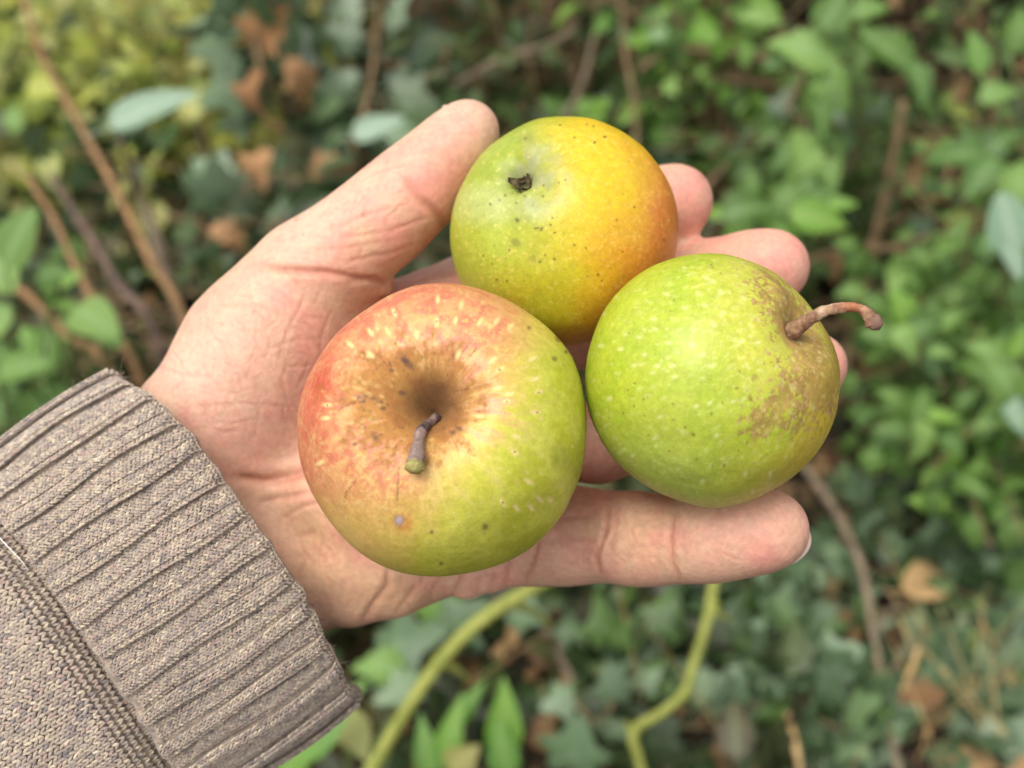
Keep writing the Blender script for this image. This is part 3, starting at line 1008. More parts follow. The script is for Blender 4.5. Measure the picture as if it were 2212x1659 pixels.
# ------------------------------------------------------------------ the knitted sleeve: body and turned-back cuff
AX2 = np.array([.825, -.565])       # towards the hand, in photo directions (x right, y down)
NX2 = np.array([.565, .825])        # across the sleeve
SD = .2460                          # depth of the sleeve's centre line
UPX = K * SD                        # metres per photo pixel there
TILT = .10                          # the forearm comes up towards the viewer
DIR = RGT * AX2[0] - UPV * AX2[1] + FWD * TILT
DIR /= np.linalg.norm(DIR)
ACR = RGT * NX2[0] - UPV * NX2[1]
OUT = np.cross(DIR, ACR)
if OUT @ FWD > 0: OUT = -OUT
S0 = P(*(AX2 * -200 + NX2 * 1243), SD)     # origin on the centre line at t = -200 px


def ring(a, b, nfront, nback):
    """angles round the tube: dense on the viewer's side; also arc length"""
    th = np.concatenate([np.linspace(-.22 * math.pi, 1.22 * math.pi, nfront), np.linspace(1.22 * math.pi, 1.78 * math.pi, nback + 2)[1:-1]])
    f = np.linspace(-.22 * math.pi, 1.78 * math.pi, 4001)
    ds = np.hypot(-a * np.sin(f), b * np.cos(f))
    arc = np.concatenate([[0], np.cumsum(.5 * (ds[1:] + ds[:-1]) * (f[1] - f[0]))])
    return th, np.interp(th, f, arc)


WALE, ROW = .00100, .00098


def stitch(u, v, seed):
    """height 0..1 and yarn colour number of stocking stitch; u, v in wales and rows"""
    wi = np.floor(u); fu = u - wi - .5
    vv = v + np.abs(fu) * .95
    ri = np.floor(vv); fv = vv - ri - .5
    leg = np.exp(-((np.abs(fu) - .24) / .14) ** 2)
    h = leg * (.50 + .50 * np.cos(2 * math.pi * fv))
    sid = _hash(wi.astype(np.int64), ri.astype(np.int64), (fu > 0).astype(np.int64), seed)
    return h, sid


def knit_colour(V, sid, seed):
    c0 = lin(158, 145, 130)
    c = np.tile(c0, (len(V), 1))
    n1 = fbm(V, 260, 3, seed); n2 = fbm(V, 1500, 2, seed + 1)
    c = mixv(c, lin(190, 168, 138), smooth(.55, .95, sid) * .75)
    c = mixv(c, lin(172, 138, 122), smooth(.35, .30, np.abs(sid - .3) * 4) * .5)
    c = mixv(c, lin(98, 88, 84), smooth(.16, .0, sid) * .8)
    c = mixv(c, lin(140, 122, 108), smooth(.45, .7, n1) * .55)
    return c * (.60 + .80 * n2)[:, None]


def tube_surface(a, b, th, t_px, off, tilt_edge=None):
    """points of the sleeve: th angles, t_px along (may vary with th), off = outward offset"""
    ca, sa = np.cos(th), np.sin(th)
    nrm = np.stack([ca * b, sa * a], -1)
    nrm /= np.linalg.norm(nrm, axis=-1)[..., None]
    x = a * ca + nrm[..., 0] * off
    y = b * sa + nrm[..., 1] * off
    return S0 + (t_px * UPX)[..., None] * DIR + x[..., None] * ACR + y[..., None] * OUT


m_knit, nt, bs, _ = new_mat('taupe wool knit')
at = node(nt, 'ShaderNodeAttribute', attribute_name='Col')
tc = node(nt, 'ShaderNodeTexCoord')
n1 = node(nt, 'ShaderNodeTexNoise', Scale=5200.0, Detail=3.0)
nt.links.new(tc.outputs['Object'], n1.inputs['Vector'])
f = ramp(nt, n1.outputs[0], [(.28, (.62, .60, .58)), (.72, (1.28, 1.26, 1.24))])
nt.links.new(mixc(nt, at.outputs['Color'], f, 1.0, 'MULTIPLY'), bs.inputs['Base Color'])
bs.inputs['Roughness'].default_value = .95
bs.inputs['Specular IOR Level'].default_value = .12
bs.inputs['Sheen Weight'].default_value = .25
bs.inputs['Sheen Roughness'].default_value = .6
bump(nt, n1.outputs[0], .6, .00035, bs)

sleeve_pos = P(60, 1420, .24)
# ---- cuff: inner hem -> rim -> ribbed outside -> fold -> inside
CA, CB = .0452, .0270
th, arc = ring(CA, CB, 330, 50)
s_px = np.cos(th) * CA / UPX                       # -430..430 across
edge_t = 58 - 88 * np.clip((s_px + 40) / 430, -1.2, 1.2) ** 2 * np.where(s_px < -40, 1.25, .52)
edge_t = edge_t - 150 * smooth(.12, -.75, np.sin(th)) + 9 * (noise(np.stack([arc * 0, arc * 0, arc], 1), 330, 4) - .5) + 6 * np.sin(arc * 130)
CUFF = 384.0
nt_out = 110
prof = []                                          # (t from rim in px, outward offset in m, rib weight, stitch weight)
for q in np.linspace(150, 14, 16): prof.append((-q, -.0030, 0, .3))
for q in np.linspace(0, math.pi, 12)[1:-1]: prof.append((-14 + 16 * math.sin(q), -.0016 - .0014 * math.cos(q), .10 + .2 * q / math.pi, .6))
for q in np.linspace(14, CUFF - 26, nt_out): prof.append((-q, -.0001 + .0010 * math.sin(math.pi * min(1, q / 300)), min(1.0, .3 + (q - 14) / 40), 1.0))
for q in np.linspace(0, math.pi, 14)[1:]: prof.append((-(CUFF - 26) - 24 * math.sin(q), -.0022 + .0025 * math.cos(q), max(0, .3 - q / 3), .5))
for q in np.linspace(CUFF - 40, CUFF - 190, 8): prof.append((-q, -.0052, 0, 0))
prof = np.array(prof)
TH = np.tile(th, (len(prof), 1)); AR = np.tile(arc, (len(prof), 1))
TT = prof[:, 0:1] + edge_t[None, :] + (8 * np.sin(th * 3.1 + 1))[None] * (prof[:, 0:1] < -CUFF + 60)
wu = AR / WALE + .10 * np.sin(TT / 60)
ph = np.mod(AR / .00100, 8)
ridge = smooth(0, .5, ph) * smooth(3.0, 2.5, ph)
rib_groove = 0 * np.exp(-((ph - 3.25) / .3) ** 2) + np.exp(-((ph - 8) / .3) ** 2) + .7 * ridge * (np.exp(-((ph - 1.0) / .16) ** 2) + np.exp(-((ph - 2.0) / .16) ** 2))
st, sid = stitch(wu.ravel(), (TT * UPX / ROW).ravel(), 5)
st, sid = st.reshape(TT.shape), sid.reshape(TT.shape)
fadeout = 1 - .7 * smooth(CUFF - 130, CUFF - 30, -prof[:, 0:1])
vnear = tube_surface(CA, CB, TH, TT, np.zeros_like(TT)).reshape(-1, 3)
soft = (fbm(vnear, 230, 3, 77)).reshape(TT.shape)
worn = smooth(.30, .62, soft)                       # felted patches hide the stitches
off = prof[:, 1:2] + prof[:, 2:3] * fadeout * (.00085 * ridge - .00076) + 0 * st
off = off + .0011 * (fbm(vnear, 60, 2, 70).reshape(TT.shape) - .5) * smooth(0, .4, prof[:, 2:3])
V = tube_surface(CA, CB, TH, TT, off).reshape(-1, 3)
F = grid_faces(len(th), len(prof), True)
colr = knit_colour(V, np.where(worn > .25, sid, .5).ravel(), 81)
cuff_me = mesh_np('cuff', V - sleeve_pos, F, m_knit, colr)

# ---- sleeve body running back up the forearm
BA, BB = .0448, .0266
th2, arc2 = ring(BA, BB, 240, 40)
e2 = 58 - 88 * np.clip((np.cos(th2) * BA / UPX + 40) / 430, -1.2, 1.2) ** 2 * np.where(np.cos(th2) * BA / UPX < -40, 1.25, .52)
tt = np.concatenate([np.linspace(-CUFF + 170, -CUFF + 30, 14), np.linspace(-CUFF + 26, -CUFF - 520, 120), np.linspace(-CUFF - 540, -4300, 80)])
TH = np.tile(th2, (len(tt), 1)); AR = np.tile(arc2, (len(tt), 1))
TT = tt[:, None] + e2[None, :] * smooth(-CUFF - 900, -CUFF, tt)[:, None]
un = -(tt + CUFF)
bulge = -.0056 + .0066 * smooth(-8, 70, un) + .0016 * smooth(60, 420, un)
gx = AR / (WALE * 1.6)
vnear = tube_surface(BA, BB, TH, TT, np.zeros_like(TT)).reshape(-1, 3)
soft = fbm(vnear, 170, 3, 177).reshape(TT.shape)
worn = smooth(.36, .58, soft)
lay = (TT * UPX / (ROW * 1.35)).ravel() + .5 * np.sin(AR.ravel() * 90)
st, sid = stitch(gx.ravel() * 1.0, lay, 6)
st, sid = st.reshape(TT.shape), sid.reshape(TT.shape)
off = bulge[:, None] - .0005 + 0 * st + .0002 * (fbm(vnear, 38, 2, 170).reshape(TT.shape) - .5) * smooth(0, 200, un)[:, None]
V = tube_surface(BA, BB, TH, TT, off).reshape(-1, 3)
F = grid_faces(len(th2), len(tt), True)
colr = knit_colour(V, np.where(worn > .2, sid, .5).ravel(), 91)
sl_me = mesh_np('sleeve', V - sleeve_pos, F, m_knit, colr)
sleeve = link('sleeve', sl_me, person)
sleeve.location = Vector(sleeve_pos) - person.location
cuff = link('cuff', cuff_me, sleeve)

# ---- the knitting itself: every stitch is two plump slanting legs of yarn
SEGV, SEGU = 6, 6
_v = np.linspace(-1, 1, SEGV)
_a = np.arange(SEGU) * 2 * math.pi / SEGU
LV = np.repeat(_v, SEGU)
LR = np.sqrt(np.maximum(0.02, 1 - np.abs(LV) ** 2.4))
LU, LW = np.tile(np.cos(_a), SEGV) * LR, np.tile(np.sin(_a), SEGV) * LR
LF = grid_faces(SEGU, SEGV, True)


def knit(a, b, thg, arcg, edge, t_of, rows, wale, row, lift, label, parent, seed, thick, n_front):
    """lift(wale index) -> outward offset; t_of(row) -> px from the rim"""
    nw = int(arcg[n_front - 1] / wale)
    W, Rw, S = np.meshgrid(np.arange(nw), np.arange(rows), (-1, 1), indexing='ij')
    W, Rw, S = W.ravel(), Rw.ravel(), S.ravel()
    m = len(W)
    rg = np.random.default_rng(seed)
    jit = rg.normal(0, 1, (m, 4))
    u0 = (W + .5 + S * .245 + .04 * jit[:, 0]) * wale
    v0 = (Rw + .05 * jit[:, 1]) * row
    ang = -S * math.radians(24) + .10 * jit[:, 2]
    hl, hw, ht = row * .74, wale * .25 * thick, wale * .25 * thick
    ca, sa = np.cos(ang)[:, None], np.sin(ang)[:, None]
    hw = hw * (1 + .12 * jit[:, 3:4])
    uu = u0[:, None] + LU * hw * ca + LV * hl * sa
    vv = v0[:, None] - LU * hw * sa + LV * hl * ca
    ww = LW * ht
    sway = .00035 * np.sin(v0[:, None] * 190 + W[:, None] * .35)
    TH_ = np.interp(uu + sway, arcg[:n_front], thg[:n_front])
    ED = np.interp(TH_, thg[:n_front], edge[:n_front])
    T_ = t_of(vv) + ED
    base_off = lift(W, v0)[:, None]
    pts = tube_surface(a, b, TH_, T_, base_off + ww)
    flat = pts.reshape(-1, 3)
    px, py, _ = to_px(pts[:, 0])
    keep = (px > -90) & (py < 1760)
    # the yarn is felted in places: stitches sink
    ctr = pts.mean(1)
    felt = smooth(.34, .60, fbm(ctr, 190, 3, seed + 3))
    pts = pts - (OUT * .00014)[None, None] * (1 - felt)[:, None, None]
    pts = pts[keep]
    m = len(pts)
    sid = rg.random(m)
    tone = np.array([1.09, 1.16, 1.25]) * np.array([lin(170, 151, 131), lin(186, 166, 140), lin(154, 134, 119), lin(200, 180, 152), lin(132, 119, 111), lin(174, 146, 130), lin(162, 146, 131)])
    pick = tone[np.searchsorted(np.cumsum([.34, .17, .17, .07, .07, .08]), sid)]
    g = fbm(pts.mean(1), 120, 3, seed + 9)
    pick = pick * (.86 + .28 * g)[:, None]
    lv = .84 + .30 * rg.random((m, SEGV))
    col = (pick[:, None, :] * np.repeat(lv, SEGU, axis=1)[..., None]).reshape(-1, 3)
    Fq = (LF[None] + (np.arange(m) * len(LV))[:, None, None]).reshape(-1, 4)
    ob = link(label, mesh_np(label, pts.reshape(-1, 3) - sleeve_pos, Fq, m_knit, col), parent)
    ob['kind'] = 'stuff'
    return ob


NFC, NFB = 330, 240
WC, RC = .00100, .00094


_pp = prof[20:-6]
_pl = np.concatenate([[0], np.cumsum(np.hypot(np.diff(_pp[:, 0]) * UPX, np.diff(_pp[:, 1])))])


def lift_cuff(W, v0):
    ph = np.mod(W, 8)
    t = np.interp(v0, _pl, _pp[:, 0]); base = np.interp(v0, _pl, _pp[:, 1])
    fade = np.minimum(1, .25 + smooth(0, .004, v0)) * (1 - .55 * smooth(_pl[-1] - .016, _pl[-1] - .004, v0))
    r = np.where(ph == 1, .00145, np.where((ph == 0) | (ph == 2), .00110, np.where((ph == 3) | (ph == 7), -.00022, .00014)))
    return base + r * fade + .00012


def lift_body(W, v0):
    un = v0 / UPX - 22
    return -.0056 + .0066 * smooth(-8, 70, un) + .0016 * smooth(60, 420, un) + .0002


knit(CA, CB, th, arc, edge_t, lambda v: np.interp(v, _pl, _pp[:, 0]), int(_pl[-1] / RC), WC, RC, lift_cuff, 'knit_stitches', cuff, 51, 1.12, NFC)
knit(BA, BB, th2, arc2, e2, lambda v: -CUFF + 22 - v / UPX, int(560 * UPX / .00118), .00146, .00118, lift_body, 'knit_stitches', sleeve, 52, 1.06, NFB)

# ---- fuzz: loose fibres standing off the wool
m_fuzz, nt, bs, _ = new_mat('wool fibre')
bs.inputs['Base Color'].default_value = (*lin(182, 162, 142), 1)
bs.inputs['Roughness'].default_value = .9


def fuzz(Vs, Ns, count, lmin, lmax, rad, parent):
    Vq, Fq, o = [], [], 0
    idx = NR.integers(0, len(Vs), count)
    for i in idx:
        p = Vs[i] - Ns[i] * .0001
        d = Ns[i] * NR.uniform(.25, 1.0) + NR.normal(0, .65, 3)
        d /= np.linalg.norm(d)
        L = NR.uniform(lmin, lmax) * (1.7 if NR.random() < .12 else 1)
        bend = NR.normal(0, .5, 3)
        u = np.cross(d, [.3, .5, .8]); u /= np.linalg.norm(u)
        w = np.cross(d, u)
        for j in range(4):
            t = j / 3
            c_ = p + d * L * t + bend * L * t * t * .6
            r_ = rad * (1 - .6 * t)
            Vq += [c_ + u * r_, c_ - u * .5 * r_ + w * .87 * r_, c_ - u * .5 * r_ - w * .87 * r_]
        for j in range(3):
            a = o + j * 3
            Fq += [[a, a + 1, a + 4, a + 3], [a + 1, a + 2, a + 5, a + 4], [a + 2, a, a + 3, a + 5]]
        o += 12
    ob = link('wool_fuzz', mesh_np('wool_fuzz', np.array(Vq) - sleeve_pos, np.array(Fq), m_fuzz), parent)
    ob['kind'] = 'stuff'
    return ob


for ob, cnt in ((cuff, 9000), (sleeve, 6000)):
    me = ob.data
    k = len(me.vertices)
    v_ = np.empty(k * 3, np.float32); me.vertices.foreach_get('co', v_); v_ = v_.reshape(-1, 3) + sleeve_pos
    n_ = np.empty(k * 3, np.float32); me.vertex_normals.foreach_get('vector', n_); n_ = n_.reshape(-1, 3)
    x_, y_, _ = to_px(v_)
    keep = (n_ @ FWD < .35) & (x_ > -60) & (y_ < 1720)
    fuzz(v_[keep].astype(float), n_[keep].astype(float), cnt, .0006, .0024, .000030, ob)

V, F = tube(catmull([P(-12, 1150, .2115), P(18, 1182, .2105), P(45, 1210, .2105), P(62, 1233, .2120)], 14), np.full(14, .00010), 6)
m_hair, nt, bs, _ = new_mat('pale hair')
bs.inputs['Base Color'].default_value = (.85, .84, .80, 1)
th_ob = link('loose_hair', mesh_np('loose_hair', V - P(20, 1190, .2105), F, m_hair), None, P(20, 1190, .2105))
tag(th_ob, 'single pale loose hair lying on the sleeve beside the fold of the cuff', 'hair')
# ------------------------------------------------------------------ the ground
def ground_z(x, y):
    x = np.asarray(x, float); y = np.asarray(y, float)
    p = np.stack([x.ravel(), y.ravel(), np.zeros(x.size)], 1)
    nz = (.10 * (fbm(p, 1.4, 3, 40) - .5) + .035 * (fbm(p, 7, 3, 41) - .5)).reshape(x.shape)
    d = np.hypot(x, y)
    bank = .42 * smooth(1.75, 3.1, y + .10 * x) * smooth(-.75, .05, x) + .9 * smooth(3.4, 9, d)
    return nz * smooth(60, 8, d) + bank


gx_ = np.concatenate([-np.geomspace(60, 2.3, 24), np.linspace(-2.2, 2.2, 150), np.geomspace(2.3, 60, 24)])
gy_ = np.concatenate([-np.geomspace(60, .9, 22), np.linspace(-.8, 3.6, 150), np.geomspace(3.7, 80, 26)])
XX, YY = np.meshgrid(gx_, gy_)
ZZ = ground_z(XX, YY)
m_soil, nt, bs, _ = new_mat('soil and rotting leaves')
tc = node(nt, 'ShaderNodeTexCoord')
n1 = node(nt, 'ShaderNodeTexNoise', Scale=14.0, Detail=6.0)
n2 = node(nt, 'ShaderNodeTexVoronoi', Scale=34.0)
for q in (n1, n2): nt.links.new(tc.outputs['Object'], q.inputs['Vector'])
c1 = ramp(nt, n1.outputs[0], [(.3, lin(24, 18, 12)), (.52, lin(54, 40, 26)), (.72, lin(98, 76, 50))])  # soil tones darkened to stand in for shade between the plants
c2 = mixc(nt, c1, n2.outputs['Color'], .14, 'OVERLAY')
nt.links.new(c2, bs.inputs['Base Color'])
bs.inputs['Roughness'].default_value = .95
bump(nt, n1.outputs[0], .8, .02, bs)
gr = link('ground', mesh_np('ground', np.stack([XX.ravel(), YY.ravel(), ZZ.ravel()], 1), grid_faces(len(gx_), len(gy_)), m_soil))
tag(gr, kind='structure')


_hx, _hy = np.linspace(-3, 3, 301), np.linspace(-.5, 5.5, 301)
_HM = ground_z(*np.meshgrid(_hx, _hy))


def gz(x, y):
    """ground height, read off a table"""
    u = np.clip((np.asarray(x, float) + 3) / 6 * 300, 0, 299.99); v = np.clip((np.asarray(y, float) + .5) / 6 * 300, 0, 299.99)
    i, j = u.astype(int), v.astype(int)
    f, g = u - i, v - j
    return (_HM[j, i] * (1 - f) + _HM[j, i + 1] * f) * (1 - g) + (_HM[j + 1, i] * (1 - f) + _HM[j + 1, i + 1] * f) * g


_TS = np.linspace(.3, 6, 1200)


def G(px, py, lift=0.0):
    """where the view ray through a photo pixel meets the ground"""
    r = FWD + RGT * ((px - 1106) * K) + UPV * ((829.5 - py) * K)
    q = CAM + _TS[:, None] * r
    below = np.nonzero(q[:, 2] < gz(q[:, 0], q[:, 1]))[0]
    q = q[below[0] if len(below) else -1].copy()
    q[2] = float(gz(q[0], q[1])) + lift
    return q


def drop(p):
    q = np.array(p, float)
    q[2] = float(gz(q[0], q[1]))
    return q


# ------------------------------------------------------------------ leaves
def leaf_mat(name, cols, back, rough, vein, transl=.22, hue=.035, val=.35, spec=.5):
    m, nt, bs, out = new_mat(name)
    oi = node(nt, 'ShaderNodeObjectInfo')
    at = node(nt, 'ShaderNodeAttribute', attribute_name='vein')
    rn = node(nt, 'ShaderNodeAttribute', attribute_name='rnd')
    tc = node(nt, 'ShaderNodeTexCoord')
    ad = node(nt, 'ShaderNodeMath', operation='ADD')
    nt.links.new(oi.outputs['Random'], ad.inputs[0]); nt.links.new(rn.outputs['Fac'], ad.inputs[1])
    fr = node(nt, 'ShaderNodeMath', operation='FRACT')
    nt.links.new(ad.outputs[0], fr.inputs[0])
    n1 = node(nt, 'ShaderNodeTexNoise', Scale=60.0, Detail=4.0)
    nt.links.new(tc.outputs['Object'], n1.inputs['Vector'])
    c = ramp(nt, fr.outputs[0], [(i / max(1, len(cols) - 1), k) for i, k in enumerate(cols)])
    c = mixc(nt, c, ramp(nt, n1.outputs[0], [(.3, (.72, .75, .7)), (.7, (1.2, 1.18, 1.15))]), 1.0, 'MULTIPLY')
    vf = node(nt, 'ShaderNodeMath', operation='POWER')
    nt.links.new(at.outputs['Fac'], vf.inputs[0]); vf.inputs[1].default_value = 5.0
    vm = node(nt, 'ShaderNodeMath', operation='MULTIPLY')
    nt.links.new(vf.outputs[0], vm.inputs[0]); vm.inputs[1].default_value = .55
    c = mixc(nt, c, vein, vm.outputs[0])
    ge = node(nt, 'ShaderNodeNewGeometry')
    c = mixc(nt, c, mixc(nt, c, back, .65), ge.outputs['Backfacing'])
    nt.links.new(c, bs.inputs['Base Color'])
    bs.inputs['Roughness'].default_value = rough
    bs.inputs['Specular IOR Level'].default_value = spec
    bump(nt, n1.outputs[0], .25, .002, bs)
    tr = node(nt, 'ShaderNodeBsdfTranslucent')
    nt.links.new(c, tr.inputs['Color'])
    mx = node(nt, 'ShaderNodeMixShader')
    mx.inputs[0].default_value = transl
    nt.links.new(bs.outputs[0], mx.inputs[1]); nt.links.new(tr.outputs[0], mx.inputs[2])
    nt.links.new(mx.outputs[0], out.inputs[0])
    return m


M_IVY = leaf_mat('ivy leaf', [lin(48, 66, 40), lin(104, 128, 92), lin(60, 82, 46), lin(134, 154, 124), lin(88, 116, 54), lin(52, 70, 38), lin(112, 136, 98)], lin(120, 142, 110), .33, lin(150, 172, 140), .14)
M_SHRUB = leaf_mat('shrub leaf', [lin(66, 94, 36), lin(116, 152, 68), lin(84, 116, 48), lin(146, 178, 96), lin(98, 134, 66), lin(70, 98, 42), lin(130, 164, 84)], lin(140, 170, 124), .42, lin(150, 184, 120), .30, spec=.32)
M_LIME = leaf_mat('bright young leaf', [lin(112, 158, 54), lin(128, 170, 66), lin(96, 146, 58), lin(134, 172, 90)], lin(150, 180, 100), .42, lin(170, 196, 110), .38)
M_PALE = leaf_mat('pale grey-green leaf', [lin(150, 174, 150), lin(132, 162, 132), lin(158, 180, 160)], lin(176, 190, 168), .45, lin(190, 204, 180), .25)
M_YEL = leaf_mat('yellow-green leaf', [lin(182, 192, 72), lin(212, 214, 104), lin(146, 166, 54), lin(224, 226, 150), lin(160, 148, 84), lin(116, 140, 46), lin(214, 214, 128)], lin(190, 194, 120), .5, lin(196, 200, 130), .40)  # palest tones put sunlit highlights of far foliage into the leaf colour
M_DEAD = leaf_mat('dead brown leaf', [lin(142, 110, 76), lin(166, 130, 92), lin(118, 88, 62), lin(180, 146, 106), lin(100, 78, 58)], lin(178, 142, 104), .8, lin(120, 84, 54), .15, spec=.2)
M_RUST = leaf_mat('hanging brown leaf', [lin(186, 138, 96), lin(172, 122, 82), lin(200, 154, 112)], lin(196, 152, 112), .75, lin(140, 98, 64), .2, spec=.25)
M_TAN = leaf_mat('pale dead leaf', [lin(206, 170, 122), lin(196, 158, 112)], lin(214, 186, 146), .8, lin(160, 120, 80), .2, spec=.2)
M_DARK = leaf_mat('undergrowth leaf', [lin(38, 52, 26), lin(54, 74, 34), lin(48, 40, 26), lin(66, 86, 38), lin(84, 66, 42)], lin(90, 112, 70), .5, lin(110, 130, 80), .2)  # leaf tones lowered, so the shade of the gaps is in the colour


M_DKL = leaf_mat('dark green leaf', [lin(46, 66, 30), lin(78, 104, 46), lin(58, 80, 36), lin(98, 126, 62)], lin(96, 120, 72), .42, lin(110, 134, 80), .24, spec=.35)


def bark(name, a, b, scale=60):
    m, nt, bs, _ = new_mat(name)
    tc = node(nt, 'ShaderNodeTexCoord')
    n1 = node(nt, 'ShaderNodeTexNoise', Scale=scale, Detail=5.0)
    nt.links.new(tc.outputs['Object'], n1.inputs['Vector'])
    nt.links.new(ramp(nt, n1.outputs[0], [(.32, a), (.68, b)]), bs.inputs['Base Color'])
    bs.inputs['Roughness'].default_value = .75
    bump(nt, n1.outputs[0], .5, .004, bs)
    return m


B_ORANGE = bark('orange brown cane', lin(122, 92, 58), lin(158, 120, 78))
B_PURPLE = bark('dark purple brown cane', lin(84, 66, 58), lin(118, 94, 80))
B_GREY = bark('grey brown wood', lin(98, 84, 66), lin(138, 120, 96))
B_BROWN = bark('brown twig', lin(98, 78, 54), lin(146, 120, 84))
B_LIME = bark('yellow green stem', lin(122, 128, 50), lin(154, 156, 76))
B_GREEN = bark('green stem', lin(86, 104, 54), lin(120, 132, 74))
B_STRAW = bark('straw', lin(176, 140, 90), lin(208, 174, 122))


def blade(w, n, droop, fold, serr=0.0, curl=0.0, wave=0.0):
    """leaf blade along +Y, unit length, up +Z, with a short stalk: verts, faces, vein weight"""
    V, vn, F = [], [], []
    for i in range(n + 1):
        t = i / n
        hw = w(t) * (1 + (serr if i % 2 else -serr) * (0 < i < n))
        z = -droop * t * t + curl * math.sin(t * 3.1) * .1
        wz = wave * math.sin(t * 9)
        V += [(-hw, t, z + fold * hw + wz), (0, t, z), (hw, t, z + fold * hw - wz)]
        vn += [0, 1, 0]
    for i in range(n):
        a = i * 3
        F += [(a, a + 1, a + 4, a + 3), (a + 1, a + 2, a + 5, a + 4)]
    k = len(V)
    V += [(-.012, .02, .0), (.012, .02, .0), (.010, -.28, .05), (-.010, -.28, .05)]
    vn += [1, 1, 1, 1]
    F += [(k, k + 1, k + 2, k + 3)]
    return V, F, vn


def leaf_me(name, V, F, vn, mat, rnd=0.0):
    me = bpy.data.meshes.new(name)
    me.from_pydata([tuple(map(float, v)) for v in V], [], [tuple(f) for f in F])
    me.update()
    me.polygons.foreach_set('use_smooth', np.ones(len(me.polygons), bool))
    a = me.attributes.new('vein', 'FLOAT', 'POINT'); a.data.foreach_set('value', np.array(vn, np.float32))
    b = me.attributes.new('rnd', 'FLOAT', 'POINT'); b.data.foreach_set('value', np.full(len(V), rnd, np.float32))
    me.materials.append(mat)
    return me


def ivy_blade(seed, lobes=1.0):
    r = random.Random(seed)
    pts = [(0, -.02), (.20, -.14), (.40, -.08), (.36, .10), (.52, .22), (.60, .36), (.40, .44), (.26, .54), (.16, .80), (0, 1.0)]
    right = [(x * (1 if j in (0, 9) else 1 + r.uniform(-.1, .1)) * (.75 + .25 * lobes), y + r.uniform(-.02, .02)) for j, (x, y) in enumerate(pts)]
    left = [(-x * r.uniform(.9, 1.1), y) for x, y in right[1:-1]][::-1]
    out = right + left
    ctr = (0, .22)
    V, vn = [(ctr[0], ctr[1], .05)], [1]
    for s, z in ((.5, .035), (1.0, 0)):
        for j, (x, y) in enumerate(out):
            px, py = ctr[0] + (x - ctr[0]) * s, ctr[1] + (y - ctr[1]) * s
            V.append((px, py, z - .12 * (abs(px) ** 1.5) - .10 * max(0, py - .4) ** 2 + r.uniform(-.02, .02)))
            vn.append(.55 if s < 1 and j in (2, 5, 9, 13, 16) else 0)
    m = len(out)
    F = []
    for j in range(m):
        k = (j + 1) % m
        F.append((0, 1 + j, 1 + k))
        F.append((1 + j, 1 + m + j, 1 + m + k, 1 + k))
    q = len(V)
    V += [(-.014, .2, .03), (.014, .2, .03), (.012, -.55, -.12), (-.012, -.55, -.12)]; vn += [1] * 4
    F.append((q, q + 1, q + 2, q + 3))
    return V, F, vn


ovate = lambda k: (lambda t: k * math.sin(math.pi * min(1, t ** .72)) ** .9 * (1 - .25 * t) + .004)
round_ = lambda k: (lambda t: k * max(0.02, math.sin(math.pi * t ** .62)) ** .6)
lance = lambda k: (lambda t: k * math.sin(math.pi * t ** .8) + .004)
oak = lambda k: (lambda t: k * math.sin(math.pi * t ** .8) * (1 + .35 * math.sin(t * 22)) + .01)

IVY = [leaf_me('leaf', *ivy_blade(i, (1, .8, 1.1, .6)[i % 4]), M_IVY) for i in range(6)]
SHRUB = [leaf_me('leaf', *blade(ovate(.34 + .03 * i), 13, .15 + .12 * i, .30, .20, .8, .02), M_SHRUB) for i in range(4)]
DKL = [leaf_me('leaf', *blade(ovate(.34 + .03 * i), 11, .15 + .06 * i, .25, .10), M_DKL) for i in range(3)]
LIME = [leaf_me('leaf', *blade(ovate(.30 + .03 * i), 11, .15 + .08 * i, .3, .12), M_LIME) for i in range(3)]
PALE = [leaf_me('leaf', *blade(round_(.34 + .04 * i), 10, .15, .2, .02), M_PALE) for i in range(2)]
ROUND = [leaf_me('leaf', *blade(round_(.44 + .03 * i), 10, .2, .15, .02), M_SHRUB) for i in range(2)]
YEL = [leaf_me('leaf', *blade(ovate(.34 + .05 * i), 8, .2, .3, .06), M_YEL) for i in range(3)]
DEAD = [leaf_me('leaf', *blade(oak(.30 + .06 * i), 12, .4 - .3 * i, .6, .0, 1.2, .05), M_DEAD) for i in range(3)]
TAN = [leaf_me('leaf', *blade(ovate(.36), 10, .3, .5, .0, .9, .04), M_TAN)]
BROAD = [leaf_me('leaf', *blade(ovate(.26 + .05 * i), 12, .35, .25, .02), M_LIME) for i in range(2)]
DARK = [blade(ovate(.36), 6, .2, .3, .08), ivy_blade(3)]


def leaf_matrix(pos, along, up, size, wid=1.0):
    y = np.asarray(along, float); y = y / (np.linalg.norm(y) + 1e-9)
    z = np.asarray(up, float); z = z - y * (z @ y); z /= np.linalg.norm(z) + 1e-9
    x = np.cross(y, z)
    m = Matrix.Identity(4)
    for r_ in range(3):
        m[r_][0], m[r_][1], m[r_][2], m[r_][3] = x[r_] * size * wid, y[r_] * size, z[r_] * size, pos[r_]
    return m


TOCAM = -FWD


def facing(spread=.55, up=.75, cam_=.45):
    v = np.array([0, 0, 1.0]) * up + TOCAM * cam_ + NR.normal(0, spread, 3)
    return v / np.linalg.norm(v)


N_LEAF = [0]


def put_leaf(root, base, me, pos, along, up, size, wid=1.0, name='leaf', label=None):
    o = bpy.data.objects.new(name, me)
    COL.objects.link(o)
    o.parent = root
    M = leaf_matrix(pos, along, up, size, wid)
    M.translation = M.translation - Vector(base)
    o.matrix_local = M
    if label: o['label'] = label
    N_LEAF[0] += 1
    return o


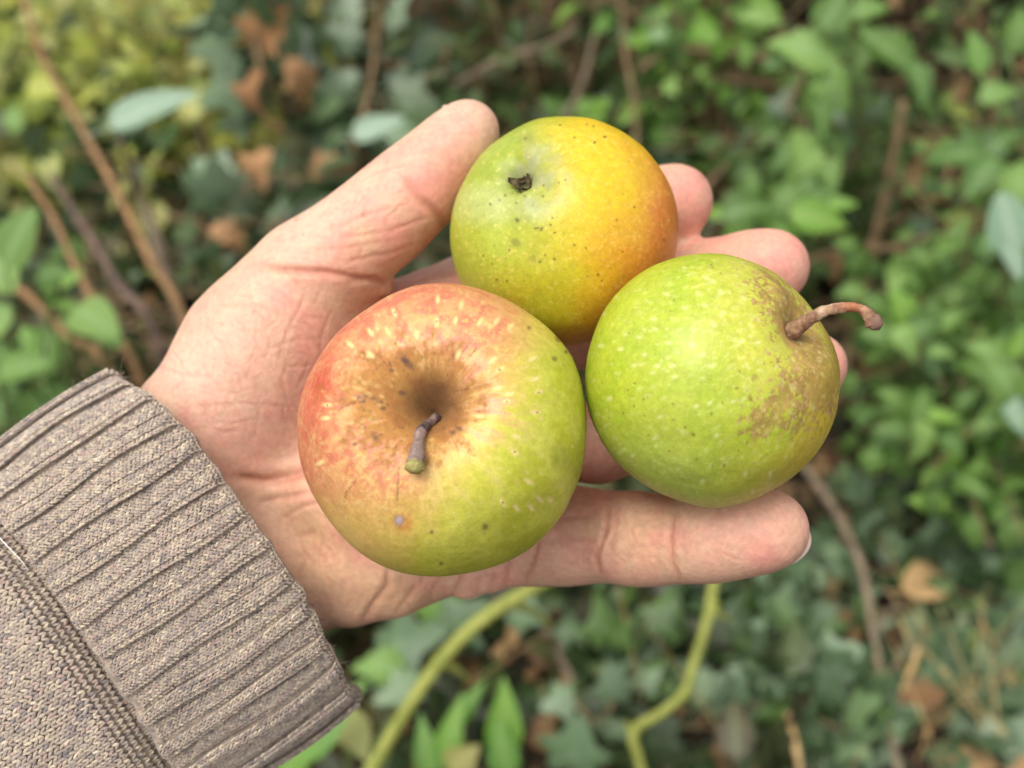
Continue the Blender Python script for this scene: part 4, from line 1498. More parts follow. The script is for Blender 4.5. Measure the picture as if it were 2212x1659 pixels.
def stems_mesh(root, base, lines, mat, name='stem', seg=6):
    parts = []
    for pts, r0, r1 in lines:
        q = catmull(pts, max(6, 4 * len(pts)))
        parts.append(tube(q, np.linspace(r0, r1, len(q)), seg, True, .15))
    V, F = merge(parts)
    return link(name, mesh_np(name, V - base, F, mat), root)


def plant(name, label, cat, lines, leaves, count, size, mat, group=None, leaf_from=.15, spread=.55, up=.75, cam_=.45, off=.02, droop=.2, split=True):
    """a plant: an Empty at its foot > stems (one mesh each) > leaves set along them"""
    base = np.array(lines[0][0][0], float)
    root = link(name, None, None, base)
    tag(root, label, cat, group)
    if split:
        for l_ in lines: stems_mesh(root, base, [l_], mat)
    else:
        stems_mesh(root, base, lines, mat)
    curves = [catmull(l_[0], 40) for l_ in lines]
    lens = np.array([np.linalg.norm(np.diff(c_, axis=0), axis=1).sum() for c_ in curves])
    for i in range(count):
        c_ = curves[NR.choice(len(curves), p=lens / lens.sum())]
        t = leaf_from + (1 - leaf_from) * NR.random() ** .9
        f = t * 39
        k = min(38, int(f))
        p = c_[k] + (c_[k + 1] - c_[k]) * (f - k)
        tan = c_[k + 1] - c_[k]; tan /= np.linalg.norm(tan) + 1e-9
        side = NR.normal(0, 1, 3); side -= tan * (side @ tan); side /= np.linalg.norm(side)
        al = side + tan * NR.uniform(-.1, .8) + np.array([0, 0, -droop]) - TOCAM * .1
        s = NR.uniform(*size)
        put_leaf(root, base, leaves[NR.integers(len(leaves))], p + al / np.linalg.norm(al) * (off + .25 * s), al, facing(spread, up, cam_), s, NR.uniform(.85, 1.15))
    return root


def arc(p0, p1, sag=0.0, n=5, wob=.02):
    p0, p1 = np.asarray(p0, float), np.asarray(p1, float)
    L = np.linalg.norm(p1 - p0)
    out = []
    for i in range(n):
        t = i / (n - 1)
        q = p0 + (p1 - p0) * t + np.array([0, 0, 1.0]) * sag * 4 * t * (1 - t)
        if 0 < i < n - 1: q = q + NR.normal(0, wob * L, 3)
        out.append(q)
    return out


def sprays(foot, targets, r0=.004, r1=.0015, sag=.03, side=3, slen=.12):
    """stems from a foot to each target point with side shoots"""
    L = []
    for tg in targets:
        a = arc(foot + NR.normal(0, .015, 3) * [1, 1, 0], tg, sag)
        L.append((a, r0, r1))
        for j in range(side):
            k = NR.integers(1, len(a))
            p = a[k]
            d = NR.normal(0, 1, 3) + TOCAM * .4; d[2] = abs(d[2]) * .4
            d /= np.linalg.norm(d)
            L.append((arc(p, p + d * slen * NR.uniform(.6, 1.3), .01, 4), r1 * 1.1, r1 * .6))
    return L


# ---- ivy carpet on the ground, lower right and under the hand: trailing vines
def ivy(label, vines, count, size=(.026, .046), group='ivy vines on the ground', up=.85, cam_=.5):
    L = []
    for v in vines:
        L.append(([G(x, y, .012 + .03 * NR.random()) for x, y in v], .0022, .0012))
    return plant('ivy_plant', label, 'ivy', L, IVY, count, size, B_BROWN, group, 0.0, .40, up, cam_, .018, .1, True)


ivy('dark ivy trailing over the ground beneath the little finger', [[(1180, 1240), (1320, 1290), (1450, 1310), (1600, 1290)], [(1280, 1400), (1450, 1380), (1640, 1400)],
    [(1350, 1340), (1500, 1350), (1640, 1330)], [(1120, 1150), (1300, 1180), (1500, 1210), (1620, 1230)]], 190)
ivy('small-leaved ivy around the foot of the bent yellow-green stem', [[(1160, 1600), (1300, 1560), (1440, 1600), (1600, 1620)], [(1480, 1480), (1580, 1500), (1660, 1580)],
    [(1180, 1480), (1300, 1500), (1420, 1480)]], 120)
ivy('ivy along the left flank of the long grey woody stem', [[(1640, 1280), (1700, 1400), (1720, 1520), (1700, 1640)], [(1580, 1420), (1680, 1480), (1760, 1580)], [(1600, 1560), (1740, 1600), (1840, 1640)]], 150)
ivy('ivy between the grey woody stem and the pale fallen leaf', [[(1800, 1180), (1880, 1250), (1960, 1260), (2080, 1220)], [(1860, 1090), (1960, 1150), (2100, 1130)]], 120)
ivy('bluish ivy leaves surrounding the pale fallen leaf', [[(1950, 1440), (2060, 1420), (2180, 1440)], [(2040, 1330), (2120, 1360), (2230, 1350)], [(1980, 1530), (2100, 1520), (2200, 1560)], [(1940, 1620), (2040, 1600), (2120, 1640)], [(1960, 1260), (2060, 1290)]], 180)
ivy('ivy patch at the picture edge above the dry straw', [[(2080, 1080), (2180, 1140), (2260, 1240)], [(2150, 1000), (2230, 1060)], [(2100, 1240), (2200, 1280), (2270, 1330)]], 130)
ivy('pale-lit ivy carpeting the ground between woody stem and the right edge', [[(1780, 1120), (1900, 1180), (2050, 1200), (2200, 1200)], [(1940, 1340), (2080, 1300), (2210, 1310)], [(1930, 1480), (2060, 1490), (2200, 1500)], [(1960, 1590), (2080, 1560), (2210, 1600)], [(1760, 1240), (1800, 1380), (1820, 1520), (1830, 1640)]], 260, (.024, .040))
ivy('ivy below the wrist in the gap beside the cuff', [[(780, 1420), (880, 1390), (980, 1350), (1090, 1320)], [(820, 1340), (900, 1320), (1000, 1300)]], 42, (.045, .07))
ivy('ivy in the dark gap between thumb and yellow apple', [[(860, 620), (940, 580), (1040, 560)], [(1220, 1060), (1360, 1070), (1480, 1090)]], 26, (.04, .06))

# ---- ivy climbing with dead leaves, behind the thumb
def P2(pts): return [P(*p) for p in pts]


plant('climbing_ivy', 'dark blue-green ivy climbing a thin trunk behind the thumb, dead leaves caught in it', 'ivy',
      [([drop(P(700, 560, 1.75)), P(690, 420, 1.6), P(640, 230, 1.55), P(600, 20, 1.55), P(590, -120, 1.6)], .010, .006),
       ([P(690, 420, 1.6), P(760, 330, 1.5), P(800, 180, 1.5), P(820, 0, 1.55)], .006, .003),
       ([P(640, 260, 1.55), P(570, 160, 1.45), P(545, 60, 1.45)], .005, .003),
       ([P(690, 470, 1.6), P(560, 480, 1.5), P(480, 470, 1.5)], .005, .003),
       ([P(690, 500, 1.6), P(560, 600, 1.5), P(480, 640, 1.5)], .005, .003),
       ([P(700, 400, 1.6), P(600, 380, 1.5), P(500, 420, 1.5)], .005, .003)], IVY, 130, (.05, .08), B_BROWN, None, .05, .5, .5, .7)
for (x, y, d, s) in ((500, 110, 1.42, .10), (700, 210, 1.45, .09), (640, 450, 1.42, .085)):
    pass

# dead leaves hanging in the ivy: each its own thing
dead = [(568, 225, 1.42, .085, (-.15, 0, -1), 'large curled brown leaf hanging in the ivy left of the thumb tip'),
        (585, 55, 1.45, .080, (.4, 0, .6), 'brown leaf near the top edge above the dark ivy leaf'),
        (648, 175, 1.46, .065, (.4, 0, -1), 'small brown leaf caught right of the large curled brown leaf'),
        (575, 372, 1.40, .062, (-.4, 0, -1), 'orange-brown leaf caught halfway down the ivy, above the thumb joint'),
        (715, 365, 1.46, .055, (.8, 0, .3), 'small orange leaf close above the edge of the thumb'),
        (500, 520, 1.42, .055, (.7, 0, -.4), 'small brown leaf low in the ivy beside the thumb base'),
        (430, 565, 1.46, .070, (.5, 0, -.8), 'dull brown leaf low in the ivy beside the grey cane')]
for (x, y, d, s, al, lb) in dead:
    p = P(x, y, d)
    me = DEAD[NR.integers(3)].copy(); me.name = 'dead_leaf'; me.materials.clear(); me.materials.append(M_RUST)
    d -= .14; s *= 1.12
    o = link('dead_leaf', me)
    o.matrix_world = leaf_matrix(p - np.array(al) / np.linalg.norm(al) * s * .5, al, facing(.3, .3, .9), s)
    tag(o, lb, 'dead leaf', 'dead leaves caught in the ivy')

# ---- canes on the left
def cane(label, pts, r0, r1, mat, group='canes at the left'):
    pts = [np.asarray(p) for p in pts]
    o = link('cane', None, None, pts[0])
    tag(o, label, 'cane', group)
    stems_mesh(o, pts[0], [(pts, r0, r1)], mat, 'stem', 8)
    for k in range(1, len(pts) - 1):                     # nodes of the cane
        V, F = tube([pts[k] - (pts[k] - pts[k - 1]) * .03, pts[k] + (pts[k + 1] - pts[k]) * .03], [r0 * 1.25, r0 * 1.25], 8)
        link('node', mesh_np('node', V - pts[0], F, mat), o)
    return o


def cane_px(label, pix, r0, r1, mat):
    pts = P2(pix)
    pts = [drop(pts[0] + np.array([.02, -.03, -.2]))] + pts
    return cane(label, pts, r0, r1, mat)


cane_px('orange-brown cane, longest of those left of the thumb, curving up to the top left', [(405, 710, 1.02), (330, 570, 1.05), (245, 400, 1.10), (150, 230, 1.16), (80, 95, 1.2), (40, -60, 1.25)], .0046, .0032, B_ORANGE)
cane_px('grey-brown cane rising beside the thumb to the pale leaf', [(390, 690, 1.12), (345, 560, 1.14), (300, 420, 1.16), (260, 300, 1.18)], .0042, .0034, B_GREY)
cane_px('dark purple-brown cane crossing behind the orange cane', [(345, 745, 1.00), (260, 620, 1.02), (175, 480, 1.05), (110, 380, 1.08)], .0044, .0034, B_PURPLE)
cane_px('thin orange cane at the left, just above the top of the cuff', [(300, 815, .98), (230, 700, 1.0), (170, 590, 1.03), (120, 480, 1.06), (60, 380, 1.1)], .0040, .0028, B_ORANGE)
cane_px('reddish cane low at the left, half hidden by round green leaves', [(250, 830, .95), (150, 730, .97), (60, 640, 1.0), (-40, 560, 1.03)], .0042, .0034, B_ORANGE)

# the pale leaf on its own shoot
p0, p1 = P(300, 430, 1.16), P(262, 262, .96)
plant('leafy_shoot', 'thin shoot ending in one large pale grey-green leaf, upper left', 'shoot', [([drop(P(395, 720, 1.15)), P(360, 560, 1.15), p0, P(270, 330, 1.05), p1], .004, .002)], PALE, 0, (.05, .06), B_GREY)
rt = bpy.data.objects['leafy_shoot']
put_leaf(rt, np.array(rt.location), PALE[0], P(238, 275, .95), P(405, 190, .95) - P(238, 275, .95), np.array([.15, -.35, 1.0]), .079, .62)
# round-leaved plant at the left edge
def hero(root_name, label, cat, foot, leaves, mat, group=None, k=.78):
    """a plant whose large leaves are placed one by one: (px, py, depth, length px, angle deg, mesh)"""
    base = np.asarray(foot, float)
    root = link(root_name, None, None, base)
    tag(root, label, cat, group)
    L = []
    for (x, y, d, ln, ang, me, wd) in leaves:
        a = math.radians(ang)
        ln = ln * k
        tip = P(x + math.cos(a) * ln / 2, y - math.sin(a) * ln / 2, d - .01)
        tail = P(x - math.cos(a) * ln / 2, y + math.sin(a) * ln / 2, d)
        al = tip - tail
        put_leaf(root, base, me, tail, al, facing(.18, .55, .8), np.linalg.norm(al), wd)
        L.append((arc(base + NR.normal(0, .01, 3) * [1, 1, 0], tail, .02, 5), .0028, .0013))
    for l_ in L: stems_mesh(root, base, [l_], mat)
    return root


hero('leafy_shoot', 'low shoot with one long pale leaf between the thumb tip and the climbing ivy', 'shoot', drop(P(840, 420, 1.5)),
     [(815, 272, 1.2, 150, 22, PALE[0], .7), (880, 300, 1.25, 90, -30, IVY[3], 1)], B_BROWN)
hero('broad_leaved_plant', 'plant with broad round green leaves at the left edge above the cuff', 'plant', drop(P(60, 900, 1.0)),
     [(35, 510, .80, 170, 70, ROUND[1], .9), (0, 590, .84, 110, -60, ROUND[0], 1), (205, 690, .82, 125, -30, ROUND[1], .95), (110, 590, .88, 80, 20, ROUND[0], .9),
      (45, 790, .82, 130, 15, ROUND[0], .7), (140, 660, .88, 85, 170, LIME[0], .9), (235, 720, .86, 80, -50, ROUND[0], .9), (-10, 690, .86, 100, 40, ROUND[0], 1),
      (110, 630, .9, 70, 80, SHRUB[1], 1), (60, 740, .92, 90, -70, LIME[1], 1), (150, 600, .92, 60, 40, LIME[2], 1)], B_GREEN)
plant('leafy_shoot', 'dark green low growth directly behind the top of the cuff', 'shoot', sprays(drop(P(60, 1000, 1.0)), [P(20, 860, .95), P(120, 880, .92), P(60, 940, .9), P(-20, 900, .95)], side=2), SHRUB, 46, (.05, .08), B_GREEN)

# ---- bright yellow-green bushes at the upper left
def bush(label, foot, targets, leaves, n, size, mat, cat='bush', group=None, side=4, slen=.16, **kw):
    return plant('bush', label, cat, sprays(foot, targets, .005, .0018, .04, side, slen), leaves, n, size, mat, group, .2, split=False, **kw)


bush('bright yellow-green bush filling the top left corner', drop(P(100, 380, 1.75)), [P(x, y, d) for x, y, d in
     ((30, 40, 1.6), (130, 20, 1.65), (60, 140, 1.55), (190, 130, 1.65), (20, 230, 1.5), (240, 40, 1.7), (120, 260, 1.55), (-40, 90, 1.6), (60, 340, 1.5), (180, 330, 1.6))], YEL, 210, (.030, .055), B_GREEN, slen=.12, up=.9)
bush('yellow-green bush between the top left corner and the ivy', drop(P(340, 380, 1.9)), [P(x, y, d) for x, y, d in
     ((300, 20, 1.75), (400, 40, 1.8), (360, 120, 1.7), (420, 140, 1.75), (300, 190, 1.7), (470, 20, 1.85), (420, 240, 1.7), (330, 300, 1.65), (250, 120, 1.7))], YEL, 190, (.028, .052), B_GREEN, slen=.12, up=.9)
bush('low olive-green bush behind the canes at the left', drop(P(200, 700, 1.75)), [P(x, y, d) for x, y, d in
     ((40, 420, 1.7), (150, 460, 1.6), (230, 520, 1.6), (320, 480, 1.8), (260, 640, 1.5), (80, 520, 1.6))], YEL + [IVY[0], IVY[2], SHRUB[0]], 170, (.04, .07), B_BROWN)

# ---- shrubs at the top centre and right
bush('dark bush with small green leaves above the yellow apple', drop(P(1300, 560, 1.7)), [P(x, y, d) for x, y, d in
     ((960, 180, 1.65), (1040, 60, 1.75), (1180, 20, 1.8), (1130, 180, 1.7), (1290, 200, 1.7), (1400, 240, 1.6), (1480, 120, 1.7), (1500, 300, 1.6), (1350, 60, 1.75))], DKL + [IVY[1], SHRUB[0]], 300, (.026, .05), B_BROWN, spread=.7)
bush('green shrub with pointed leaves along the top edge, right of the hanging twigs', drop(P(1560, 520, 1.6)), [P(x, y, d) for x, y, d in
     ((1420, 30, 1.45), (1500, 60, 1.4), (1600, 40, 1.4), (1560, -40, 1.4), (1450, -30, 1.5), (1660, 130, 1.45))], LIME + SHRUB[:2], 190, (.03, .052), B_BROWN)
hero('broad_leaved_plant', 'tall shoot with large soft green leaves at the top right', 'plant', drop(P(1900, 700, 1.45)),
     [(1740, 105, 1.10, 190, 150, SHRUB[2], 1), (1700, 120, 1.12, 130, 200, SHRUB[1], 1), (1770, 240, 1.10, 160, -80, SHRUB[0], .9), (1725, 330, 1.12, 130, -100, SHRUB[1], .9), (1800, 190, 1.1, 150, -40, SHRUB[2], 1),
      (1950, 130, 1.05, 180, -30, SHRUB[2], 1.0), (1900, 90, 1.06, 140, 120, SHRUB[3], 1), (1985, 180, 1.05, 120, -70, SHRUB[0], 1), (1800, 20, 1.08, 130, 60, ROUND[0], 1), (1880, 20, 1.1, 120, 20, SHRUB[1], 1), (1640, 40, 1.15, 120, 170, SHRUB[0], 1)], B_GREEN)
hero('broad_leaved_plant', 'shoot of pale green leaves at the right edge, half way up', 'plant', drop(P(2200, 900, 1.3)),
     [(2090, 330, 1.0, 170, 160, SHRUB[3], 1), (2170, 300, 1.0, 150, 40, SHRUB[2], 1), (2120, 380, .98, 130, 230, SHRUB[1], 1), (2180, 480, .92, 170, 100, PALE[1], 1.1), (2190, 560, .92, 120, -60, PALE[0], 1),
      (2040, 330, 1.02, 100, 200, SHRUB[0], 1), (2200, 390, .95, 140, 60, SHRUB[3], 1), (2160, 200, 1.02, 120, 20, SHRUB[2], 1), (2200, 60, 1.05, 150, 70, SHRUB[1], 1), (2110, 110, 1.05, 130, 100, LIME[0], 1)], B_GREEN)
hero('broad_leaved_plant', 'bright green serrated shoot just right of the index fingertip', 'plant', drop(P(1650, 700, 1.35)),
     [(1620, 450, 1.0, 170, 20, SHRUB[2], 1), (1770, 470, 1.0, 170, -8, LIME[1], 1.05), (1690, 500, 1.02, 130, -30, LIME[0], 1), (1590, 510, 1.03, 110, 200, LIME[2], 1), (1620, 400, 1.05, 110, 80, SHRUB[0], 1),
      (1700, 420, 1.03, 120, 40, SHRUB[1], 1), (1560, 460, 1.05, 100, 180, LIME[0], 1), (1740, 400, 1.08, 100, 60, SHRUB[2], 1), (1820, 440, 1.06, 90, 10, LIME[1], 1)], B_GREEN)
bush('shrub of mid-green leaves filling the right, behind the bent apple stem', drop(P(1980, 1080, 1.35)), [P(x, y, d) for x, y, d in
     ((1880, 620, 1.2), (1960, 560, 1.15), (2060, 600, 1.1), (1990, 700, 1.1), (2090, 740, 1.1), (1920, 800, 1.15), (2020, 860, 1.08), (2120, 840, 1.05), (1860, 900, 1.15), (2180, 700, 1.05))],
     SHRUB, 300, (.022, .042), B_BROWN, slen=.12)
bush('shrub of mid-green leaves at the right edge under the pale shoot', drop(P(2220, 1150, 1.25)), [P(x, y, d) for x, y, d in
     ((2180, 620, 1.05), (2200, 760, 1.02), (2150, 880, 1.05), (2200, 960, 1.0), (2100, 940, 1.08), (2230, 860, 1.0), (2060, 1010, 1.1))], SHRUB + [LIME[0]], 200, (.024, .042), B_BROWN, slen=.12)
bush('leafy shrub in front of the dark hollow right of the yellow apple', drop(P(1700, 640, 1.5)), [P(x, y, d) for x, y, d in
     ((1620, 300, 1.35), (1720, 340, 1.3), (1700, 230, 1.3), (1560, 340, 1.4), (1800, 330, 1.3), (1860, 270, 1.3), (1760, 150, 1.35))], DKL + SHRUB[:1] + IVY[:1], 170, (.026, .046), B_BROWN, slen=.12)
bush('shrub of drooping dull leaves at the top right, among brown gaps', drop(P(2040, 700, 1.6)), [P(x, y, d) for x, y, d in
     ((1980, 260, 1.4), (2060, 200, 1.4), (2120, 280, 1.4), (2040, 60, 1.45), (2150, 120, 1.4), (2000, 400, 1.35), (1920, 420, 1.35), (2080, 440, 1.3), (1900, 500, 1.35))], SHRUB[:2] + DKL[:2] + DEAD[:1], 220, (.026, .046), B_BROWN, slen=.12)

hero('broad_leaved_plant', 'bright shoot of light green leaves level with the tip of the bent apple stem', 'plant', drop(P(1960, 980, 1.25)),
     [(1950, 660, .98, 110, 100, LIME[2], 1.1), (2000, 700, .97, 110, 20, SHRUB[3], 1.1), (1910, 720, .98, 100, 170, SHRUB[2], 1), (1960, 740, .96, 110, -40, SHRUB[3], 1), (2030, 760, .98, 90, -10, LIME[0], 1), (1900, 660, 1.0, 90, 140, SHRUB[0], 1),
      (1970, 610, 1.0, 80, 70, SHRUB[1], 1), (2050, 690, 1.0, 80, 50, SHRUB[2], 1)], B_GREEN)
hero('broad_leaved_plant', 'shoot of light green leaves right of the green apple, below the brightest shoot', 'plant', drop(P(2010, 1120, 1.2)),
     [(1990, 880, .97, 110, 60, SHRUB[3], 1.1), (2040, 900, .96, 100, 0, LIME[1], 1), (1940, 920, .98, 100, 190, SHRUB[2], 1), (1990, 950, .95, 110, -80, SHRUB[3], 1), (2060, 960, .97, 90, -40, SHRUB[2], 1), (2090, 860, 1.0, 90, 40, SHRUB[0], 1), (1930, 860, 1.0, 80, 140, SHRUB[1], 1)], B_GREEN)
hero('broad_leaved_plant', 'column of drooping dull leaves hanging above the bright serrated shoot', 'plant', drop(P(1780, 640, 1.4)),
     [(1740, 350, 1.12, 120, -100, SHRUB[1], 1), (1790, 380, 1.12, 110, -70, SHRUB[0], 1), (1720, 410, 1.13, 100, -120, SHRUB[2], 1), (1770, 440, 1.12, 110, -80, SHRUB[1], 1), (1800, 320, 1.14, 100, -50, SHRUB[0], 1), (1700, 330, 1.14, 90, -140, SHRUB[3], 1)], B_GREEN)
hero('broad_leaved_plant', 'pale leaves at the right edge beside the light green shoots', 'plant', drop(P(2230, 1100, 1.2)),
     [(2170, 820, .92, 130, 110, SHRUB[3], 1.1), (2200, 900, .92, 120, -60, PALE[0], .9), (2140, 760, .95, 100, 150, SHRUB[2], 1), (2200, 740, .95, 100, 60, LIME[0], 1), (2150, 900, .96, 90, 200, SHRUB[3], 1)], B_GREEN)

# ---- leaves below the cuff and wrist
hero('broad_leaved_plant', 'plant with long bright green leaves just below the corner of the cuff', 'plant', drop(P(760, 1850, .9)),
     [(700, 1560, .78, 260, 52, BROAD[0], .9), (640, 1620, .78, 180, 60, BROAD[1], .9), (590, 1640, .8, 140, 80, BROAD[0], 1), (770, 1590, .82, 150, -70, YEL[1], .9), (740, 1560, .83, 130, 250, YEL[0], .9), (850, 1500, .88, 130, 200, IVY[1], 1),
      (820, 1440, .9, 150, 170, SHRUB[2], 1)], B_GREEN)
hero('broad_leaved_plant', 'plant with upright green strap leaves beside the long yellow-green stem', 'plant', drop(P(1060, 1800, .92)),
     [(970, 1590, .86, 190, 75, BROAD[0], .8), (920, 1620, .86, 150, 100, BROAD[1], .8), (1090, 1560, .86, 190, 85, BROAD[1], .9), (1085, 1620, .85, 150, 100, LIME[1], .9), (1010, 1520, .9, 120, 60, BROAD[0], .8), (1000, 1640, .85, 100, 40, YEL[2], 1)], B_GREEN)
hero('ivy_plant', 'ivy shoot with one big angular leaf at the bottom, left of the bent yellow stem', 'ivy', drop(P(1300, 1760, .95)),
     [(1245, 1600, .88, 150, 80, IVY[0], 1.1), (1320, 1470, .93, 110, 100, IVY[2], 1), (1200, 1520, .95, 100, 200, IVY[4], 1)], B_BROWN)
hero('ivy_plant', 'ivy shoot with two large pale-lit leaves under the wrist', 'ivy', drop(P(900, 1500, 1.05)),
     [(900, 1380, .95, 190, 20, IVY[1], 1.1), (840, 1440, .95, 150, 120, IVY[3], 1), (1010, 1330, .98, 140, 40, IVY[0], 1), (950, 1300, 1.0, 140, 10, SHRUB[2], 1), (1150, 1330, 1.0, 110, -20, IVY[5], 1)], B_BROWN)

# ---- stems that can be told apart
def single(name, label, cat, pix, r0, r1, mat, twigs=(), nodes=()):
    pts = P2(pix)
    root = link(name, None, None, pts[0])
    tag(root, label, cat)
    stems_mesh(root, pts[0], [(pts, r0, r1)], mat, 'stem', 9)
    for tw in twigs:
        stems_mesh(root, pts[0], [(P2(tw), r1 * .7, r1 * .4)], mat, 'twig', 6)
    for (x, y, d) in nodes:
        q = P(x, y, d)
        V, F = tube([q - UPV * .003, q + UPV * .003], [r0 * 1.35, r0 * 1.35], 8)
        link('node', mesh_np('node', V - pts[0], F, mat), root)
    return root


single('green_stem', 'smooth thick yellow-green stem arching from under the hand to the bottom edge', 'stem',
       [(780, 1700, .68), (815, 1640, .68), (880, 1530, .68), (950, 1430, .69), (1040, 1340, .70), (1165, 1262, .72), (1290, 1200, .75)], .0042, .0050, B_LIME,
       [[(950, 1430, .69), (985, 1445, .70), (1010, 1470, .72)], [(1100, 1302, .71), (1150, 1320, .73), (1190, 1350, .76)]], [(952, 1428, .69), (1102, 1300, .71)])
single('green_stem', 'knobbly bent yellow-green stem right of the centre at the bottom', 'stem',
       [(1395, 1700, .84), (1380, 1640, .84), (1368, 1580, .84), (1420, 1545, .85), (1475, 1500, .85), (1500, 1430, .86), (1530, 1330, .88), (1545, 1240, .90), (1560, 1150, .93)], .0038, .0041, B_LIME,
       [[(1368, 1580, .84), (1350, 1560, .86)], [(1540, 1320, .88), (1580, 1340, .9)]], [(1368, 1582, .84), (1478, 1498, .85), (1540, 1308, .885)])
single('woody_stem', 'long grey-brown woody stem running down through the ivy at the right', 'stem',
       [(1960, 1740, .93), (1935, 1640, .95), (1905, 1480, .98), (1885, 1360, 1.0), (1865, 1240, 1.03), (1830, 1150, 1.06), (1770, 1050, 1.12), (1700, 960, 1.2)], .0036, .0044, B_GREY,
       [[(1885, 1360, 1.0), (1920, 1320, 1.02), (1950, 1300, 1.05)], [(1905, 1480, .98), (1930, 1440, .99), (1980, 1380, 1.02)]])
single('woody_stem', 'dark bare twig slanting up to the bent yellow-green stem', 'stem', [(1180, 1640, 1.0), (1270, 1560, 1.0), (1340, 1510, 1.0), (1420, 1460, 1.02), (1480, 1430, 1.05)], .0050, .0040, B_PURPLE)
single('twig', 'tan twig slanting across the dark hollow above the yellow apple', 'twig', [(960, 200, 1.55), (1080, 130, 1.5), (1200, 90, 1.5), (1330, -10, 1.5)], .0052, .0042, B_GREY)
single('twig', 'thin twig hanging down above the yellow apple, leftmost of the pair', 'twig', [(1215, 260, 1.45), (1250, 200, 1.45), (1275, 120, 1.46), (1290, 20, 1.48), (1280, -60, 1.5)], .0035, .0028, B_GREY)
single('twig', 'thin twig hanging straight down above the yellow apple, right of its pair', 'twig', [(1375, 330, 1.42), (1370, 220, 1.42), (1350, 110, 1.44), (1340, -20, 1.46)], .0034, .0026, B_BROWN)
single('twig', 'arched twig running right from above the yellow apple into the shrub', 'twig', [(1380, 150, 1.42), (1450, 110, 1.42), (1540, 110, 1.42), (1660, 130, 1.4), (1720, 160, 1.4)], .0042, .003, B_BROWN)
single('twig', 'straight brown twig in the dark hollow right of the middle fingertip', 'twig', [(1700, 580, 1.25), (1800, 545, 1.25), (1900, 540, 1.22), (2050, 500, 1.2)], .0040, .003, B_BROWN)
single('twig', 'brown twig crossing the hollow behind the green shoot, right of the index finger', 'twig', [(1520, 410, 1.4), (1600, 330, 1.4), (1700, 290, 1.38), (1800, 210, 1.38)], .0042, .003, B_BROWN)
single('twig', 'olive upright stem in the gap left of the right-hand shrub', 'twig', [(1800, 900, 1.3), (1850, 700, 1.28), (1890, 520, 1.25), (1930, 340, 1.22), (1950, 220, 1.2)], .0075, .005, B_BROWN)
single('twig', 'pale dry twig leaning over the ground below the wrist, right of the arching stem', 'twig', [(1270, 1560, .98), (1220, 1440, 1.0), (1170, 1350, 1.02), (1140, 1290, 1.05)], .0042, .003, B_GREY)
single('twig', 'orange dry stalk standing under the pale fallen leaf', 'twig', [(1925, 1560, .98), (1960, 1470, .98), (1985, 1400, 1.0)], .003, .0022, B_STRAW)
single('twig', 'tan dry stalk at the bottom edge between ivy leaves', 'twig', [(1730, 1680, .9), (1715, 1590, .92), (1700, 1540, .94)], .003, .0022, B_STRAW)

# pale fallen leaf and others on the ground
fallen = [(1985, 1325, .070, (1, .3, -.1), TAN[0], .9, 'pale tan fallen leaf lying on the ivy, biggest of those at the lower right'),
          (2110, 1300, 0.032, (.8, -.6, 0), DEAD[0], .8, 'brown fallen leaf right of the pale tan one'),
          (1110, 1420, .040, (.2, 1, .3), TAN[0], .5, 'cream dry leaf curled upright under the wrist'),
          (1080, 1470, .035, (.4, 1, .4), TAN[0], .5, 'small cream dry leaf beside the curled upright one'),
          (1185, 1480, 0.043, (1, -.3, 0), DEAD[1], .9, 'reddish brown fallen leaf beside the leaning dry twig'),
          (1960, 1580, 0.043, (1, .2, 0), DEAD[2], .9, 'brown fallen leaf at the foot of the grey woody stem'),
          (2120, 1190, 0.032, (1, .6, 0), DEAD[1], .8, 'orange-brown fallen leaf in the ivy under the right-hand shrub'),
          (1830, 1640, 0.040, (.4, .8, 0), DEAD[0], .9, 'dark brown fallen leaf at the bottom edge, left of the woody stem')]
for (x, y, s, al, me, wd, lb) in fallen:
    p = G(x, y, .045)
    m2 = me.copy(); m2.name = 'fallen_leaf'
    o = link('fallen_leaf', m2)
    o.matrix_world = leaf_matrix(p - np.array(al) / np.linalg.norm(al) * s * .5, al, facing(.15, .8, .5), s, wd)
    tag(o, lb, 'fallen leaf', 'dead leaves on the ground')
for (x, y, d, lb) in ((2075, 243, 1.25, 'small yellow leaf in the upper right shrub'), (2080, 470, 1.2, 'yellowing leaf low in the right shrub under the pale shoot')):
    me = YEL[0].copy(); me.name = 'yellow_leaf'
    o = link('yellow_leaf', me)
    o.matrix_world = leaf_matrix(P(x - 25, y, d), RGT, facing(.2, .5, .8), .035)
    tag(o, lb, 'yellow leaf')

# ------------------------------------------------------------------ what nobody could count
def scatter(name, label, cat, items, mat):
    Vs, Fs, vs, rs, o = [], [], [], [], 0
    for (tmpl, M, rnd) in items:
        V, F, vn = tmpl
        A = np.array(V) @ np.array(M.to_3x3()).T + np.array(M.translation)
        Vs.append(A); Fs += [tuple(i + o for i in f) for f in F]; vs += vn; rs += [rnd] * len(V)
        o += len(V)
    V = np.vstack(Vs)
    c0 = V.mean(0)
    me = bpy.data.meshes.new(name)
    me.from_pydata((V - c0).tolist(), [], Fs)
    me.update()
    me.polygons.foreach_set('use_smooth', np.ones(len(me.polygons), bool))
    a = me.attributes.new('vein', 'FLOAT', 'POINT'); a.data.foreach_set('value', np.array(vs, np.float32))
    b = me.attributes.new('rnd', 'FLOAT', 'POINT'); b.data.foreach_set('value', np.array(rs, np.float32))
    me.materials.append(mat)
    ob = link(name, me, None, c0)
    tag(ob, label, cat, kind='stuff')
    return ob


